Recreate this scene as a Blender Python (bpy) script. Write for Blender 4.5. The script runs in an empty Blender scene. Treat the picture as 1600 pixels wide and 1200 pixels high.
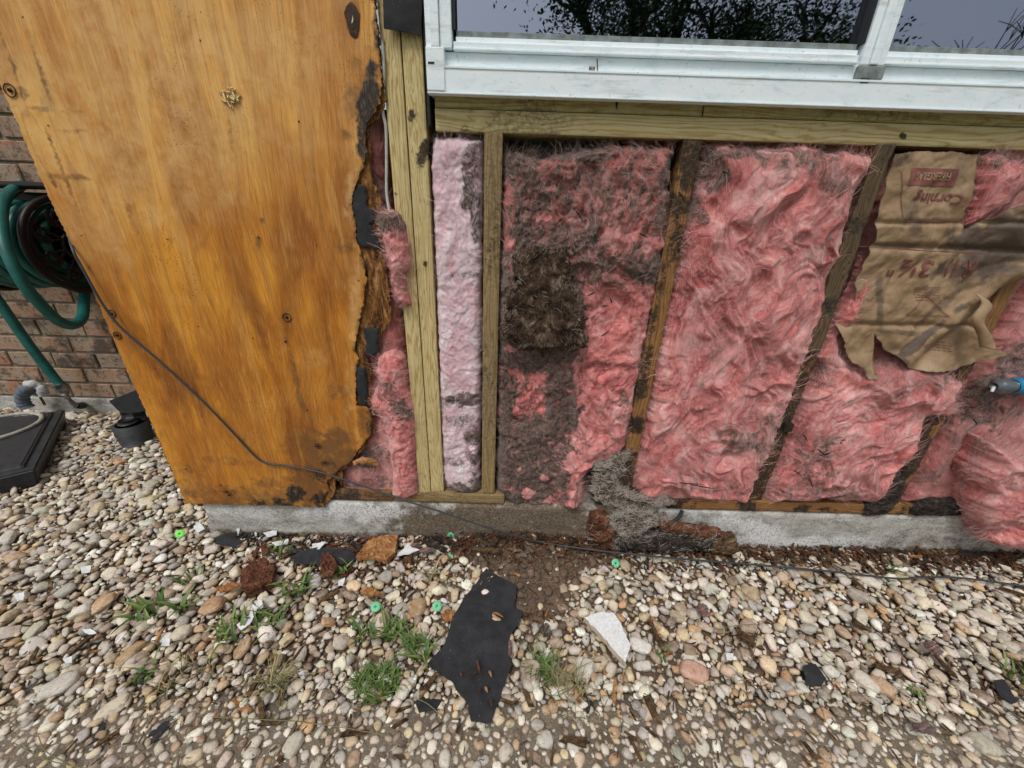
import bpy, bmesh, math, random
import numpy as np
from mathutils import Vector
from mathutils.geometry import delaunay_2d_cdt
from mathutils.kdtree import KDTree

random.seed(7)
rng = np.random.default_rng(7)
scene = bpy.context.scene
COL = scene.collection
R = math.radians

# ------------------------------------------------------------------ camera
PITCH, ROLL, YAW = R(23.428), R(1.7736), R(0.4124)
DIST, CAMH, FPX = 0.9322, 0.9488, 601.0
_cr, _sr, _cp, _sp, _cy, _sy = math.cos(ROLL), math.sin(ROLL), math.cos(PITCH), math.sin(PITCH), math.cos(YAW), math.sin(YAW)
CAM = np.array([0.0, -DIST, CAMH])


def ray(px, py):
    a, b = (px - 800) / FPX, (py - 600) / FPX
    u, v = _cr * a + _sr * b, -_sr * a + _cr * b
    y, z = _cp - _sp * v, -_sp - _cp * v
    return np.array([_cy * u + _sy * y, -_sy * u + _cy * y, z])


def W(px, py, y=0.0):
    """photo measurement -> point of the upright plane at depth y"""
    d = ray(px, py)
    return CAM + d * (y + DIST) / d[1]


def G(px, py, z=0.0):
    """photo measurement -> point of the level plane at height z"""
    d = ray(px, py)
    return CAM + d * (z - CAMH) / d[2]


def project(p):
    p = np.asarray(p, float)
    x, y, z = p[..., 0], p[..., 1] + DIST, p[..., 2] - CAMH
    X, Y = _cy * x - _sy * y, _sy * x + _cy * y
    fw, up = _cp * Y - _sp * z, _sp * Y + _cp * z
    fw = np.maximum(fw, 0.05)
    u, v = X / fw, -up / fw
    return 800 + FPX * (_cr * u - _sr * v), 600 + FPX * (_sr * u + _cr * v)


cam_data = bpy.data.cameras.new('camera')
cam = bpy.data.objects.new('camera', cam_data)
COL.objects.link(cam)
cam_data.sensor_fit = 'HORIZONTAL'
cam_data.sensor_width = 36
cam_data.lens = 36 * FPX / 1600
cam_data.clip_start = 0.02
cam_data.clip_end = 600
_f = ray(800, 600); _r = ray(801, 600) - _f; _u = ray(800, 599) - _f
_f, _r, _u = [Vector(v).normalized() for v in (_f, _r, _u)]
from mathutils import Matrix
cam.matrix_world = Matrix(((_r.x, _u.x, -_f.x, 0), (_r.y, _u.y, -_f.y, -DIST), (_r.z, _u.z, -_f.z, CAMH), (0, 0, 0, 1)))
scene.camera = cam

# ------------------------------------------------------------------ light
SUN_EL, SUN_AZ = R(60), R(205)          # from behind and a little left of the camera
world = bpy.data.worlds.new('World')
scene.world = world
world.use_nodes = True
nt = world.node_tree
nt.nodes.clear()
sky = nt.nodes.new('ShaderNodeTexSky')
sky.sky_type = 'NISHITA'
sky.sun_disc = False
sky.sun_elevation = SUN_EL
sky.sun_rotation = SUN_AZ
sky.air_density = 1.0
sky.dust_density = 4.0
hs = nt.nodes.new('ShaderNodeHueSaturation')
hs.inputs['Saturation'].default_value = 0.32      # an overcast sky is nearly grey
hs.inputs['Value'].default_value = 1.0
bg = nt.nodes.new('ShaderNodeBackground')
bg.inputs['Strength'].default_value = 0.14
wo = nt.nodes.new('ShaderNodeOutputWorld')
nt.links.new(sky.outputs[0], hs.inputs['Color'])
nt.links.new(hs.outputs[0], bg.inputs['Color'])
nt.links.new(bg.outputs[0], wo.inputs['Surface'])
sun_d = bpy.data.lights.new('sun', 'SUN')
sun_d.energy = 1.5
sun_d.angle = R(14)
sun_d.color = (1.0, 0.97, 0.93)
sun = bpy.data.objects.new('sun', sun_d)
COL.objects.link(sun)
_sd = Vector((math.sin(SUN_AZ) * math.cos(SUN_EL), math.cos(SUN_AZ) * math.cos(SUN_EL), math.sin(SUN_EL)))
sun.rotation_euler = _sd.to_track_quat('Z', 'Y').to_euler()
scene.view_settings.view_transform = 'Standard'
scene.view_settings.look = 'None'
scene.view_settings.gamma = 1.0
scene.view_settings.use_curve_mapping = False
scene.view_settings.exposure = -0.15
scene.render.engine = 'CYCLES'
scene.cycles.max_bounces = 6

# ------------------------------------------------------------------ noise
_prm = np.random.default_rng(3).permutation(256)
_prm = np.concatenate([_prm, _prm, _prm])
_grd = np.random.default_rng(4).normal(size=(256, 3))
_grd /= np.linalg.norm(_grd, axis=1)[:, None]


def perlin(x, y, z=0.0):
    x, y, z = np.broadcast_arrays(np.asarray(x, float), np.asarray(y, float), np.asarray(z, float))
    xi, yi, zi = np.floor(x).astype(int), np.floor(y).astype(int), np.floor(z).astype(int)
    xf, yf, zf = x - xi, y - yi, z - zi
    u, v, w = [t * t * t * (t * (t * 6 - 15) + 10) for t in (xf, yf, zf)]
    out = 0
    for a in (0, 1):
        for b in (0, 1):
            for c in (0, 1):
                h = _prm[_prm[_prm[(xi + a) & 255] + ((yi + b) & 255)] + ((zi + c) & 255)]
                g = _grd[h]
                d = g[..., 0] * (xf - a) + g[..., 1] * (yf - b) + g[..., 2] * (zf - c)
                out = out + d * (u if a else 1 - u) * (v if b else 1 - v) * (w if c else 1 - w)
    return out * 1.5


def fbm(x, y, z=0.0, o=4, gain=0.5):
    s, a, f = 0, 1.0, 1.0
    for _ in range(o):
        s = s + a * perlin(x * f + 13.7 * _, y * f - 7.1 * _, np.asarray(z) * f + 3.3 * _)
        a *= gain; f *= 2.03
    return s


def ridged(x, y, z=0.0, o=3, gain=0.5):
    s, a, f, t = 0, 1.0, 1.0, 0
    for _ in range(o):
        s = s + a * (1 - np.abs(perlin(x * f + 5.7 * _, y * f - 9.1 * _, np.asarray(z) * f + 1.3 * _)) * 2)
        t += a; a *= gain; f *= 2.1
    return s / t


def sstep(a, b, x):
    t = np.clip((x - a) / (b - a), 0, 1)
    return t * t * (3 - 2 * t)


def blobs(P3, lst, seed=0.0, rough=0.6, freq=20.0, soft=0.5):
    """mask for wear or painted shade on surface points; every blob = photo-measured (x, y, rx, ry, turn, strength)"""
    px, py = project(P3)
    n = fbm(P3[:, 0] * freq, P3[:, 2] * freq, P3[:, 1] * freq + seed, 5, 0.62) * rough
    m = np.zeros(len(P3))
    for b in lst:
        cx, cy, rx, ry = b[:4]
        t = R(b[4]) if len(b) > 4 else 0
        s = b[5] if len(b) > 5 else 1.0
        dx, dy = px - cx, py - cy
        u = (dx * math.cos(t) + dy * math.sin(t)) / rx
        v = (-dx * math.sin(t) + dy * math.cos(t)) / ry
        d = np.sqrt(u * u + v * v)
        m = np.maximum(m, s * sstep(1 + soft, 1 - soft, d + n))
    return m


# ------------------------------------------------------------------ object helpers
def tag(o, label=None, cat=None, group=None, kind=None):
    if label: o['label'] = label
    if cat: o['category'] = cat
    if group: o['group'] = group
    if kind: o['kind'] = kind
    return o


def thing(name, label, cat, loc=(0, 0, 0), group=None):
    o = bpy.data.objects.new(name, None)
    o.empty_display_size = 0.05
    COL.objects.link(o)
    o.location = loc
    return tag(o, label, cat, group)


def mesh_data(name, verts, faces, attrs=None, smooth=True, fattr=None):
    me = bpy.data.meshes.new(name)
    verts = np.asarray(verts, np.float32)
    if isinstance(faces, np.ndarray):
        n, k = faces.shape
        me.vertices.add(len(verts)); me.vertices.foreach_set('co', verts.ravel())
        me.loops.add(n * k); me.loops.foreach_set('vertex_index', faces.astype(np.int32).ravel())
        me.polygons.add(n)
        me.polygons.foreach_set('loop_start', np.arange(0, n * k, k, dtype=np.int32))
        me.update(calc_edges=True)
        me.validate()
    else:
        me.from_pydata([tuple(map(float, v)) for v in verts], [], [tuple(int(i) for i in f) for f in faces])
    if attrs:
        for k, a in attrs.items():
            a = np.asarray(a, np.float32)
            if a.ndim == 1:
                at = me.attributes.new(k, 'FLOAT', 'POINT'); at.data.foreach_set('value', a)
            else:
                at = me.attributes.new(k, 'FLOAT_VECTOR', 'POINT'); at.data.foreach_set('vector', a.ravel())
    me.polygons.foreach_set('use_smooth', np.full(len(me.polygons), bool(smooth)))
    me.update()
    return me


def mobj(name, verts, faces, mat, parent=None, attrs=None, smooth=True, kind=None):
    me = mesh_data(name, verts, faces, attrs, smooth)
    if mat: me.materials.append(mat)
    o = bpy.data.objects.new(name, me)
    COL.objects.link(o)
    if parent is not None:
        o.parent = parent
        if parent.location.length > 0:
            o.matrix_parent_inverse = Matrix.Translation(-parent.location)
    if kind: o['kind'] = kind
    return o


def bm_obj(name, bm, mat, parent=None, smooth=False):
    me = bpy.data.meshes.new(name)
    bm.normal_update()
    bm.to_mesh(me); bm.free()
    if mat: me.materials.append(mat)
    me.polygons.foreach_set('use_smooth', np.full(len(me.polygons), bool(smooth)))
    o = bpy.data.objects.new(name, me)
    COL.objects.link(o)
    if parent is not None:
        o.parent = parent
        if parent.location.length > 0:
            o.matrix_parent_inverse = Matrix.Translation(-parent.location)
    return o


def box(name, x0, x1, y0, y1, z0, z1, mat, parent=None, bev=0.002):
    bm = bmesh.new()
    bmesh.ops.create_cube(bm, size=1)
    for v in bm.verts:
        v.co = Vector(((x0 + x1) / 2 + v.co.x * (x1 - x0), (y0 + y1) / 2 + v.co.y * (y1 - y0), (z0 + z1) / 2 + v.co.z * (z1 - z0)))
    if bev:
        bmesh.ops.bevel(bm, geom=bm.edges[:], offset=bev, segments=2, profile=0.6, affect='EDGES')
    return bm_obj(name, bm, mat, parent)


def tube_arrays(pts, rad, n=8, closed=False, cap=True):
    pts = np.asarray(pts, float)
    m = len(pts)
    rad = np.full(m, rad) if np.isscalar(rad) else np.asarray(rad)
    if closed:
        tan = np.roll(pts, -1, 0) - np.roll(pts, 1, 0)
    else:
        tan = np.gradient(pts, axis=0)
    tan /= np.linalg.norm(tan, axis=1)[:, None] + 1e-12
    ref = np.array([0, 0, 1.0]) if abs(tan[0][2]) < 0.9 else np.array([0, 1.0, 0])
    a = np.cross(tan[0], ref); a /= np.linalg.norm(a)
    V = []
    for i in range(m):
        a = a - tan[i] * a.dot(tan[i]); a /= np.linalg.norm(a) + 1e-12
        b = np.cross(tan[i], a)
        for k in range(n):
            t = 2 * math.pi * k / n
            V.append(pts[i] + rad[i] * (math.cos(t) * a + math.sin(t) * b))
    Fc = []
    for i in range(m if closed else m - 1):
        j = (i + 1) % m
        for k in range(n):
            k2 = (k + 1) % n
            Fc.append((i * n + k, j * n + k, j * n + k2, i * n + k2))
    if cap and not closed:
        Fc.append(tuple(range(n - 1, -1, -1))[::1]); Fc.append(tuple((m - 1) * n + k for k in range(n)))
    return V, Fc


def smooth_path(pts, sub=6):
    pts = np.asarray(pts, float)
    P0 = np.vstack([2 * pts[0] - pts[1], pts, 2 * pts[-1] - pts[-2]])
    out = []
    for i in range(1, len(P0) - 2):
        for k in range(sub):
            t = k / sub
            a, b, c, d = P0[i - 1], P0[i], P0[i + 1], P0[i + 2]
            out.append(0.5 * ((2 * b) + (-a + c) * t + (2 * a - 5 * b + 4 * c - d) * t * t + (-a + 3 * b - 3 * c + d) * t ** 3))
    out.append(pts[-1])
    return np.array(out)


def tube(name, pts, rad, mat, parent=None, n=10, closed=False, sub=6):
    p = smooth_path(pts, sub) if sub else np.asarray(pts)
    if not np.isscalar(rad) and len(rad) != len(p):
        rad = np.interp(np.linspace(0, 1, len(p)), np.linspace(0, 1, len(rad)), rad)
    V, Fc = tube_arrays(p, rad, n, closed)
    return mobj(name, V, Fc, mat, parent)


# ------------------------------------------------------------------ node helpers
class N:
    def __init__(s, name):
        s.m = bpy.data.materials.new(name); s.m.use_nodes = True
        s.t = s.m.node_tree; s.t.nodes.clear()
        s.out = s.t.nodes.new('ShaderNodeOutputMaterial')
        s.b = s.t.nodes.new('ShaderNodeBsdfPrincipled')
        s.t.links.new(s.b.outputs[0], s.out.inputs[0])

    def set(s, sock, v):
        if isinstance(v, bpy.types.NodeSocket): s.t.links.new(v, sock)
        elif isinstance(v, (tuple, list)) and len(v) == 3 and sock.type == 'RGBA': sock.default_value = (*v, 1)
        else: sock.default_value = v

    def P(s, **k):
        for a, v in k.items(): s.set(s.b.inputs[a.replace('_', ' ')], v)

    def coord(s, out='Object'):
        return s.t.nodes.new('ShaderNodeTexCoord').outputs[out]

    def attr(s, name, out='Fac'):
        n = s.t.nodes.new('ShaderNodeAttribute'); n.attribute_name = name
        return n.outputs[out]

    def mapping(s, v, scale=(1, 1, 1), loc=(0, 0, 0)):
        n = s.t.nodes.new('ShaderNodeMapping'); s.t.links.new(v, n.inputs[0])
        n.inputs['Scale'].default_value = scale; n.inputs['Location'].default_value = loc
        return n.outputs[0]

    def noise(s, v, scale=5, detail=4, rough=0.55, dist=0.0, col=False):
        n = s.t.nodes.new('ShaderNodeTexNoise'); s.t.links.new(v, n.inputs['Vector'])
        n.inputs['Scale'].default_value = scale; n.inputs['Detail'].default_value = detail
        n.inputs['Roughness'].default_value = rough; n.inputs['Distortion'].default_value = dist
        return n.outputs[1 if col else 0]

    def voro(s, v, scale=5, out='Distance', feature='F1', rnd=1.0):
        n = s.t.nodes.new('ShaderNodeTexVoronoi'); s.t.links.new(v, n.inputs['Vector'])
        n.feature = feature
        n.inputs['Scale'].default_value = scale; n.inputs['Randomness'].default_value = rnd
        return n.outputs[out]

    def wave(s, v, scale=5, dist=2, detail=2, dscale=1.0):
        n = s.t.nodes.new('ShaderNodeTexWave'); s.t.links.new(v, n.inputs['Vector'])
        n.wave_type = 'BANDS'; n.bands_direction = 'X'
        n.inputs['Scale'].default_value = scale; n.inputs['Distortion'].default_value = dist
        n.inputs['Detail'].default_value = detail; n.inputs['Detail Scale'].default_value = dscale
        return n.outputs['Fac']

    def ramp(s, f, stops, interp='LINEAR'):
        n = s.t.nodes.new('ShaderNodeValToRGB'); s.set(n.inputs[0], f)
        n.color_ramp.interpolation = interp
        e = n.color_ramp.elements
        while len(e) < len(stops): e.new(0.5)
        for el, (p, c) in zip(e, stops):
            el.position = p
            el.color = (*c, 1) if isinstance(c, (tuple, list)) else (c, c, c, 1)
        return n.outputs[0]

    def mix(s, f, a, b, mode='MIX'):
        n = s.t.nodes.new('ShaderNodeMix'); n.data_type = 'RGBA'; n.blend_type = mode
        s.set(n.inputs[0], f); s.set(n.inputs[6], a); s.set(n.inputs[7], b)
        return n.outputs[2]

    def math(s, op, a, b=None, c=None, clamp=False):
        n = s.t.nodes.new('ShaderNodeMath'); n.operation = op; n.use_clamp = clamp
        s.set(n.inputs[0], a)
        if b is not None: s.set(n.inputs[1], b)
        if c is not None: s.set(n.inputs[2], c)
        return n.outputs[0]

    def bump(s, h, strength=0.5, dist=0.002, nrm=None):
        n = s.t.nodes.new('ShaderNodeBump'); s.set(n.inputs['Height'], h)
        n.inputs['Strength'].default_value = strength; n.inputs['Distance'].default_value = dist
        if nrm is not None: s.t.links.new(nrm, n.inputs['Normal'])
        s.t.links.new(n.outputs[0], s.b.inputs['Normal'])
        return n.outputs[0]


def simple(name, col, rough=0.6, var=0.25, scale=30, bump=0.2, bdist=0.001, metal=0.0, spec=0.4, col2=None):
    m = N(name); c = m.coord()
    n = m.noise(c, scale, 6, 0.6)
    c2 = col2 or tuple(max(0, x * (1 - var)) for x in col)
    m.P(Base_Color=m.mix(m.ramp(n, [(0.35, 0.0), (0.65, 1.0)]), col, c2), Roughness=rough, Metallic=metal)
    m.b.inputs['Specular IOR Level'].default_value = spec
    m.bump(m.noise(c, scale * 4, 5, 0.6), bump, bdist)
    return m.m


# ---- materials
def mat_insulation(name, deep, mid, pale):
    m = N(name); c = m.coord()
    flow = m.noise(c, 5.5, 3, 0.5, 0.0, col=True)
    n_ = m.t.nodes.new('ShaderNodeVectorMath'); n_.operation = 'MULTIPLY_ADD'
    m.t.links.new(flow, n_.inputs[0]); n_.inputs[1].default_value = (0.30, 0.05, 0.30); m.t.links.new(c, n_.inputs[2])
    w = n_.outputs[0]
    a = m.noise(m.mapping(w, (1.7, 1, 0.6)), 11, 9, 0.68, 0.7)
    b = m.noise(m.mapping(w, (2.4, 1.5, 0.32)), 48, 8, 0.72, 1.2)
    base = m.ramp(a, [(0.36, deep), (0.48, mid), (0.63, pale)])
    wisps = m.ramp(b, [(0.50, 0.0), (0.62, 1.0)])
    base = m.mix(m.math('MULTIPLY', wisps, 0.50), base, pale)
    base = m.mix(m.ramp(b, [(0.36, 0.55), (0.46, 0.0)]), base, deep)
    dust = m.ramp(m.noise(c, 8.5, 8, 0.72, 0.6), [(0.47, 0.0), (0.66, 0.60)])
    base = m.mix(dust, base, tuple(0.6 * q + 0.4 * z for q, z in zip(deep, (0.30, 0.20, 0.16))))
    wet = m.attr('wet')
    base = m.mix(m.math('MULTIPLY', wet, 0.85), base, m.mix(wisps, (0.25, 0.060, 0.050), (0.44, 0.13, 0.11)))
    fine = m.noise(m.mapping(w, (1.5, 1.2, 0.6)), 90, 8, 0.80, 1.4)
    dirtc = m.ramp(fine, [(0.38, (0.014, 0.008, 0.006)), (0.47, (0.065, 0.038, 0.028)), (0.56, (0.17, 0.115, 0.085)), (0.68, (0.44, 0.35, 0.29))])
    d = m.attr('dirt')
    dn = m.noise(m.mapping(w, (1.2, 1, 0.75)), 24, 10, 0.78, 1.2)
    dm = m.math('MULTIPLY_ADD', m.math('SUBTRACT', dn, 0.5), 3.6, d)
    dm = m.math('MULTIPLY', m.ramp(dm, [(0.18, 0.0), (0.74, 1.0)]), m.ramp(d, [(0.03, 0.0), (0.35, 1.0)]))
    base = m.mix(m.math('MULTIPLY', dm, 0.96), base, dirtc)
    # scattered dark crumbs
    cr = m.ramp(m.noise(c, 210, 3, 0.5), [(0.69, 0.0), (0.73, 1.0)])
    base = m.mix(m.math('MULTIPLY', cr, 0.7), base, (0.06, 0.04, 0.03))
    m.P(Base_Color=base, Roughness=0.95)
    m.b.inputs['Specular IOR Level'].default_value = 0.12
    m.b.inputs['Sheen Weight'].default_value = 0.25
    m.b.inputs['Sheen Roughness'].default_value = 0.6
    h = m.math('ADD', m.math('MULTIPLY', b, 0.6), m.math('MULTIPLY', fine, 0.5))
    m.bump(h, 0.8, 0.009)
    return m.m


def mat_fibre(name, col, dirtcol=(0.30, 0.24, 0.19)):
    m = N(name)
    m.P(Base_Color=m.mix(m.attr('dirt'), m.mix(m.attr('tone'), col, tuple(min(1, x * 0.55 + 0.42) for x in col)), dirtcol), Roughness=0.8)
    m.b.inputs['Specular IOR Level'].default_value = 0.2
    return m.m


def mat_lumber(name, light, dark, ring=42, green=(0.30, 0.33, 0.14), weather=0.0):
    m = N(name); g = m.attr('gc', 'Vector')
    warp = m.noise(m.mapping(g, (16, 2.6, 9)), 1.0, 4, 0.55, 0.6)
    gx = m.t.nodes.new('ShaderNodeSeparateXYZ'); m.t.links.new(g, gx.inputs[0])
    x = m.math('MULTIPLY_ADD', warp, 0.085, gx.outputs[0])
    ringv = m.math('MULTIPLY', x, ring * 26.0)
    s = m.math('SINE', ringv)
    s = m.math('MULTIPLY_ADD', s, 0.5, 0.5)
    s = m.ramp(s, [(0.10, 0.0), (0.80, 0.45), (0.97, 1.0)])
    streak = m.noise(m.mapping(g, (700, 9, 700)), 1.0, 4, 0.6)
    tone = m.noise(m.mapping(g, (14, 2.5, 14)), 1.0, 3, 0.5)
    base = m.mix(tone, light, green)
    base = m.mix(m.math('MULTIPLY', s, 0.92), base, dark)
    base = m.mix(m.ramp(streak, [(0.40, 0.0), (0.75, 0.55)]), base, dark)
    c = m.coord()
    dn = m.noise(c, 70, 9, 0.72, 0.5)
    dk = m.attr('dark')
    dm = m.math('MULTIPLY_ADD', m.math('SUBTRACT', dn, 0.5), 3.0, dk)
    dm = m.math('MULTIPLY', m.ramp(dm, [(0.30, 0.0), (0.80, 0.96)]), m.ramp(dk, [(0.03, 0.0), (0.3, 1.0)]))
    base = m.mix(dm, base, m.ramp(m.noise(c, 150, 6, 0.8), [(0.38, (0.008, 0.006, 0.005)), (0.52, (0.035, 0.024, 0.016)), (0.66, (0.15, 0.10, 0.06))]))
    gr = m.attr('grime')
    gm = m.math('MULTIPLY', m.ramp(m.noise(c, 120, 8, 0.8), [(0.42, 0.0), (0.62, 0.85)]), gr)
    base = m.mix(gm, base, (0.09, 0.075, 0.055))
    sp = m.ramp(m.noise(c, 260, 2, 0.5), [(0.70, 0.0), (0.74, 0.7)])
    base = m.mix(sp, base, (0.08, 0.06, 0.035))
    m.P(Base_Color=base, Roughness=0.75)
    m.b.inputs['Specular IOR Level'].default_value = 0.25
    m.bump(m.math('ADD', m.math('ADD', m.math('MULTIPLY', s, -0.35), streak), m.math('MULTIPLY', dm, dn)), 0.4, 0.0015)
    return m.m


def mat_plywood():
    m = N('weathered_plywood'); c = m.coord()
    warp = m.noise(m.mapping(c, (3.5, 1, 1.3)), 1.0, 2, 0.45, 0.4)
    sx = m.t.nodes.new('ShaderNodeSeparateXYZ'); m.t.links.new(c, sx.inputs[0])
    x = m.math('MULTIPLY_ADD', warp, 0.42, sx.outputs[0])
    bands = m.math('MULTIPLY_ADD', m.math('SINE', m.math('MULTIPLY', x, 95.0)), 0.5, 0.5)
    bands2 = m.math('MULTIPLY_ADD', m.math('SINE', m.math('MULTIPLY', x, 38.0)), 0.5, 0.5)
    tone = m.noise(m.mapping(c, (7, 1, 2.2)), 1.0, 5, 0.55, 1.2)
    streak = m.noise(m.mapping(c, (260, 1, 7)), 1.0, 5, 0.62, 0.3)
    base = m.ramp(tone, [(0.37, (0.44, 0.155, 0.024)), (0.48, (0.62, 0.265, 0.045)), (0.62, (0.82, 0.43, 0.095))])
    gl_ = m.math('MULTIPLY_ADD', m.math('SINE', m.math('MULTIPLY_ADD', x, 420.0, m.math('MULTIPLY', m.noise(m.mapping(c, (20, 1, 2)), 1.0, 3, 0.5), 14.0))), 0.5, 0.5)
    crisp = m.noise(m.mapping(c, (800, 1, 22)), 1.0, 3, 0.6)
    wet = m.attr('wet')
    wetc = m.ramp(tone, [(0.37, (0.22, 0.058, 0.006)), (0.49, (0.46, 0.150, 0.009)), (0.62, (0.70, 0.29, 0.022))])
    base = m.mix(wet, base, wetc)
    base = m.mix(m.math('MULTIPLY', m.ramp(bands, [(0.55, 0.0), (1.0, 0.45)]), m.ramp(tone, [(0.35, 0.3), (0.6, 1.0)])), base, (0.40, 0.16, 0.03))
    base = m.mix(m.math('MULTIPLY', bands2, 0.20), base, (0.42, 0.17, 0.03))
    base = m.mix(m.ramp(streak, [(0.48, 0.0), (0.70, 0.42)]), base, (0.30, 0.115, 0.024))
    broad = m.noise(m.mapping(c, (34, 1, 2.6)), 1.0, 6, 0.66, 0.9)
    base = m.mix(m.ramp(broad, [(0.50, 0.0), (0.70, 0.42)]), base, (0.34, 0.13, 0.022))
    base = m.mix(m.ramp(broad, [(0.34, 0.30), (0.44, 0.0)]), base, (0.80, 0.47, 0.13))
    base = m.mix(m.math('MULTIPLY', m.ramp(gl_, [(0.80, 0.0), (0.97, 0.42)]), m.ramp(broad, [(0.40, 0.2), (0.60, 1.0)])), base, (0.25, 0.095, 0.018))
    base = m.mix(m.ramp(crisp, [(0.50, 0.0), (0.68, 0.38)]), base, (0.30, 0.13, 0.03))
    base = m.mix(m.ramp(crisp, [(0.34, 0.30), (0.46, 0.0)]), base, (0.88, 0.60, 0.24))
    pal = m.attr('pale')
    base = m.mix(m.math('MULTIPLY', pal, m.ramp(m.noise(c, 30, 8, 0.7, 0.5), [(0.35, 0.05), (0.62, 0.55)])), base, (0.80, 0.54, 0.24))
    # fly specks and small mould dots, in drifts
    vd = m.voro(c, 130)
    drift = m.ramp(m.noise(c, 5.5, 4, 0.6), [(0.48, 0.0), (0.66, 1.0)])
    dots = m.math('MULTIPLY', m.ramp(vd, [(0.12, 1.0), (0.20, 0.0)]), drift)
    base = m.mix(m.math('MULTIPLY', dots, 0.85), base, (0.06, 0.03, 0.015))
    cloud = m.ramp(m.noise(m.mapping(c, (1, 1, 0.35)), 26, 8, 0.75, 0.7), [(0.55, 0.0), (0.80, 0.5)])
    base = m.mix(cloud, base, (0.22, 0.10, 0.035))
    pl = m.ramp(m.noise(m.mapping(c, (1, 1, 0.5)), 60, 9, 0.8, 1.5), [(0.64, 0.0), (0.74, 0.55)])
    base = m.mix(m.math('MULTIPLY', pl, m.ramp(m.noise(c, 7, 3, 0.5), [(0.45, 0.0), (0.6, 1.0)])), base, (0.86, 0.60, 0.28))
    st = m.attr('stain')
    sn = m.noise(c, 38, 9, 0.7, 0.6)
    sm = m.math('MULTIPLY', m.ramp(m.math('MULTIPLY_ADD', m.math('SUBTRACT', sn, 0.5), 2.6, st), [(0.15, 0.0), (0.95, 0.92)]), m.ramp(st, [(0.02, 0.0), (0.3, 1.0)]))
    base = m.mix(sm, base, m.mix(streak, (0.10, 0.045, 0.018), (0.26, 0.12, 0.04)))
    dk = m.attr('dark')
    dm = m.math('MULTIPLY', m.ramp(m.math('MULTIPLY_ADD', m.math('SUBTRACT', sn, 0.5), 2.8, dk), [(0.25, 0.0), (0.85, 0.97)]), m.ramp(dk, [(0.02, 0.0), (0.3, 1.0)]))
    base = m.mix(dm, base, m.ramp(m.noise(m.mapping(c, (1, 1, 0.4)), 130, 7, 0.8), [(0.40, (0.008, 0.007, 0.007)), (0.52, (0.035, 0.028, 0.024)), (0.64, (0.14, 0.105, 0.075))]))
    m.P(Base_Color=base, Roughness=m.math('MULTIPLY_ADD', tone, 0.25, 0.34))
    m.b.inputs['Specular IOR Level'].default_value = 0.3
    m.bump(m.math('ADD', m.math('ADD', streak, m.math('MULTIPLY', bands, -0.2)), m.math('MULTIPLY', dm, sn)), 0.35, 0.0012)
    return m.m


def mat_pebble():
    m = N('river_pebble'); c = m.coord()
    col = m.attr('pc', 'Vector')
    n = m.noise(c, 90, 6, 0.65, 0.6)
    b = m.mix(m.ramp(n, [(0.40, 0.0), (0.62, 0.5)]), col, m.mix(0.5, col, (0.85, 0.78, 0.66)))
    b = m.mix(m.ramp(m.noise(c, 150, 5, 0.7), [(0.50, 0.0), (0.66, 0.6)]), b, m.mix(0.7, col, (0.35, 0.25, 0.16), 'MULTIPLY'))
    b = m.mix(m.ramp(m.noise(c, 600, 2, 0.5), [(0.62, 0.0), (0.70, 0.4)]), b, (0.12, 0.09, 0.07))
    m.P(Base_Color=b, Roughness=0.62)
    m.b.inputs['Specular IOR Level'].default_value = 0.35
    m.bump(m.noise(c, 260, 5, 0.65), 0.25, 0.0008)
    return m.m


def mat_soil():
    m = N('damp_soil'); c = m.coord()
    n = m.noise(c, 18, 9, 0.7, 0.5)
    f = m.noise(c, 220, 6, 0.7)
    b = m.ramp(n, [(0.3, (0.075, 0.050, 0.034)), (0.55, (0.145, 0.100, 0.070)), (0.75, (0.22, 0.165, 0.125))])
    b = m.mix(m.ramp(f, [(0.5, 0.0), (0.7, 0.6)]), b, (0.30, 0.24, 0.19))
    m.P(Base_Color=b, Roughness=0.95)
    m.b.inputs['Specular IOR Level'].default_value = 0.15
    m.bump(m.math('ADD', f, n), 0.7, 0.004)
    return m.m


def mat_mortar_path():
    m = N('aggregate_cement'); c = m.coord()
    n = m.noise(c, 9, 8, 0.7, 0.5)
    f = m.voro(c, 240)
    b = m.ramp(n, [(0.3, (0.10, 0.078, 0.055)), (0.6, (0.19, 0.155, 0.115)), (0.8, (0.26, 0.22, 0.17))])
    b = m.mix(m.ramp(f, [(0.15, 0.5), (0.35, 0.0)]), b, (0.42, 0.36, 0.28))
    b = m.mix(m.ramp(m.noise(c, 5, 6, 0.7), [(0.52, 0.0), (0.7, 0.6)]), b, (0.06, 0.05, 0.03))
    m.P(Base_Color=b, Roughness=0.9)
    m.bump(m.math('ADD', f, m.noise(c, 150, 5, 0.7)), 0.6, 0.002)
    return m.m


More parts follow.
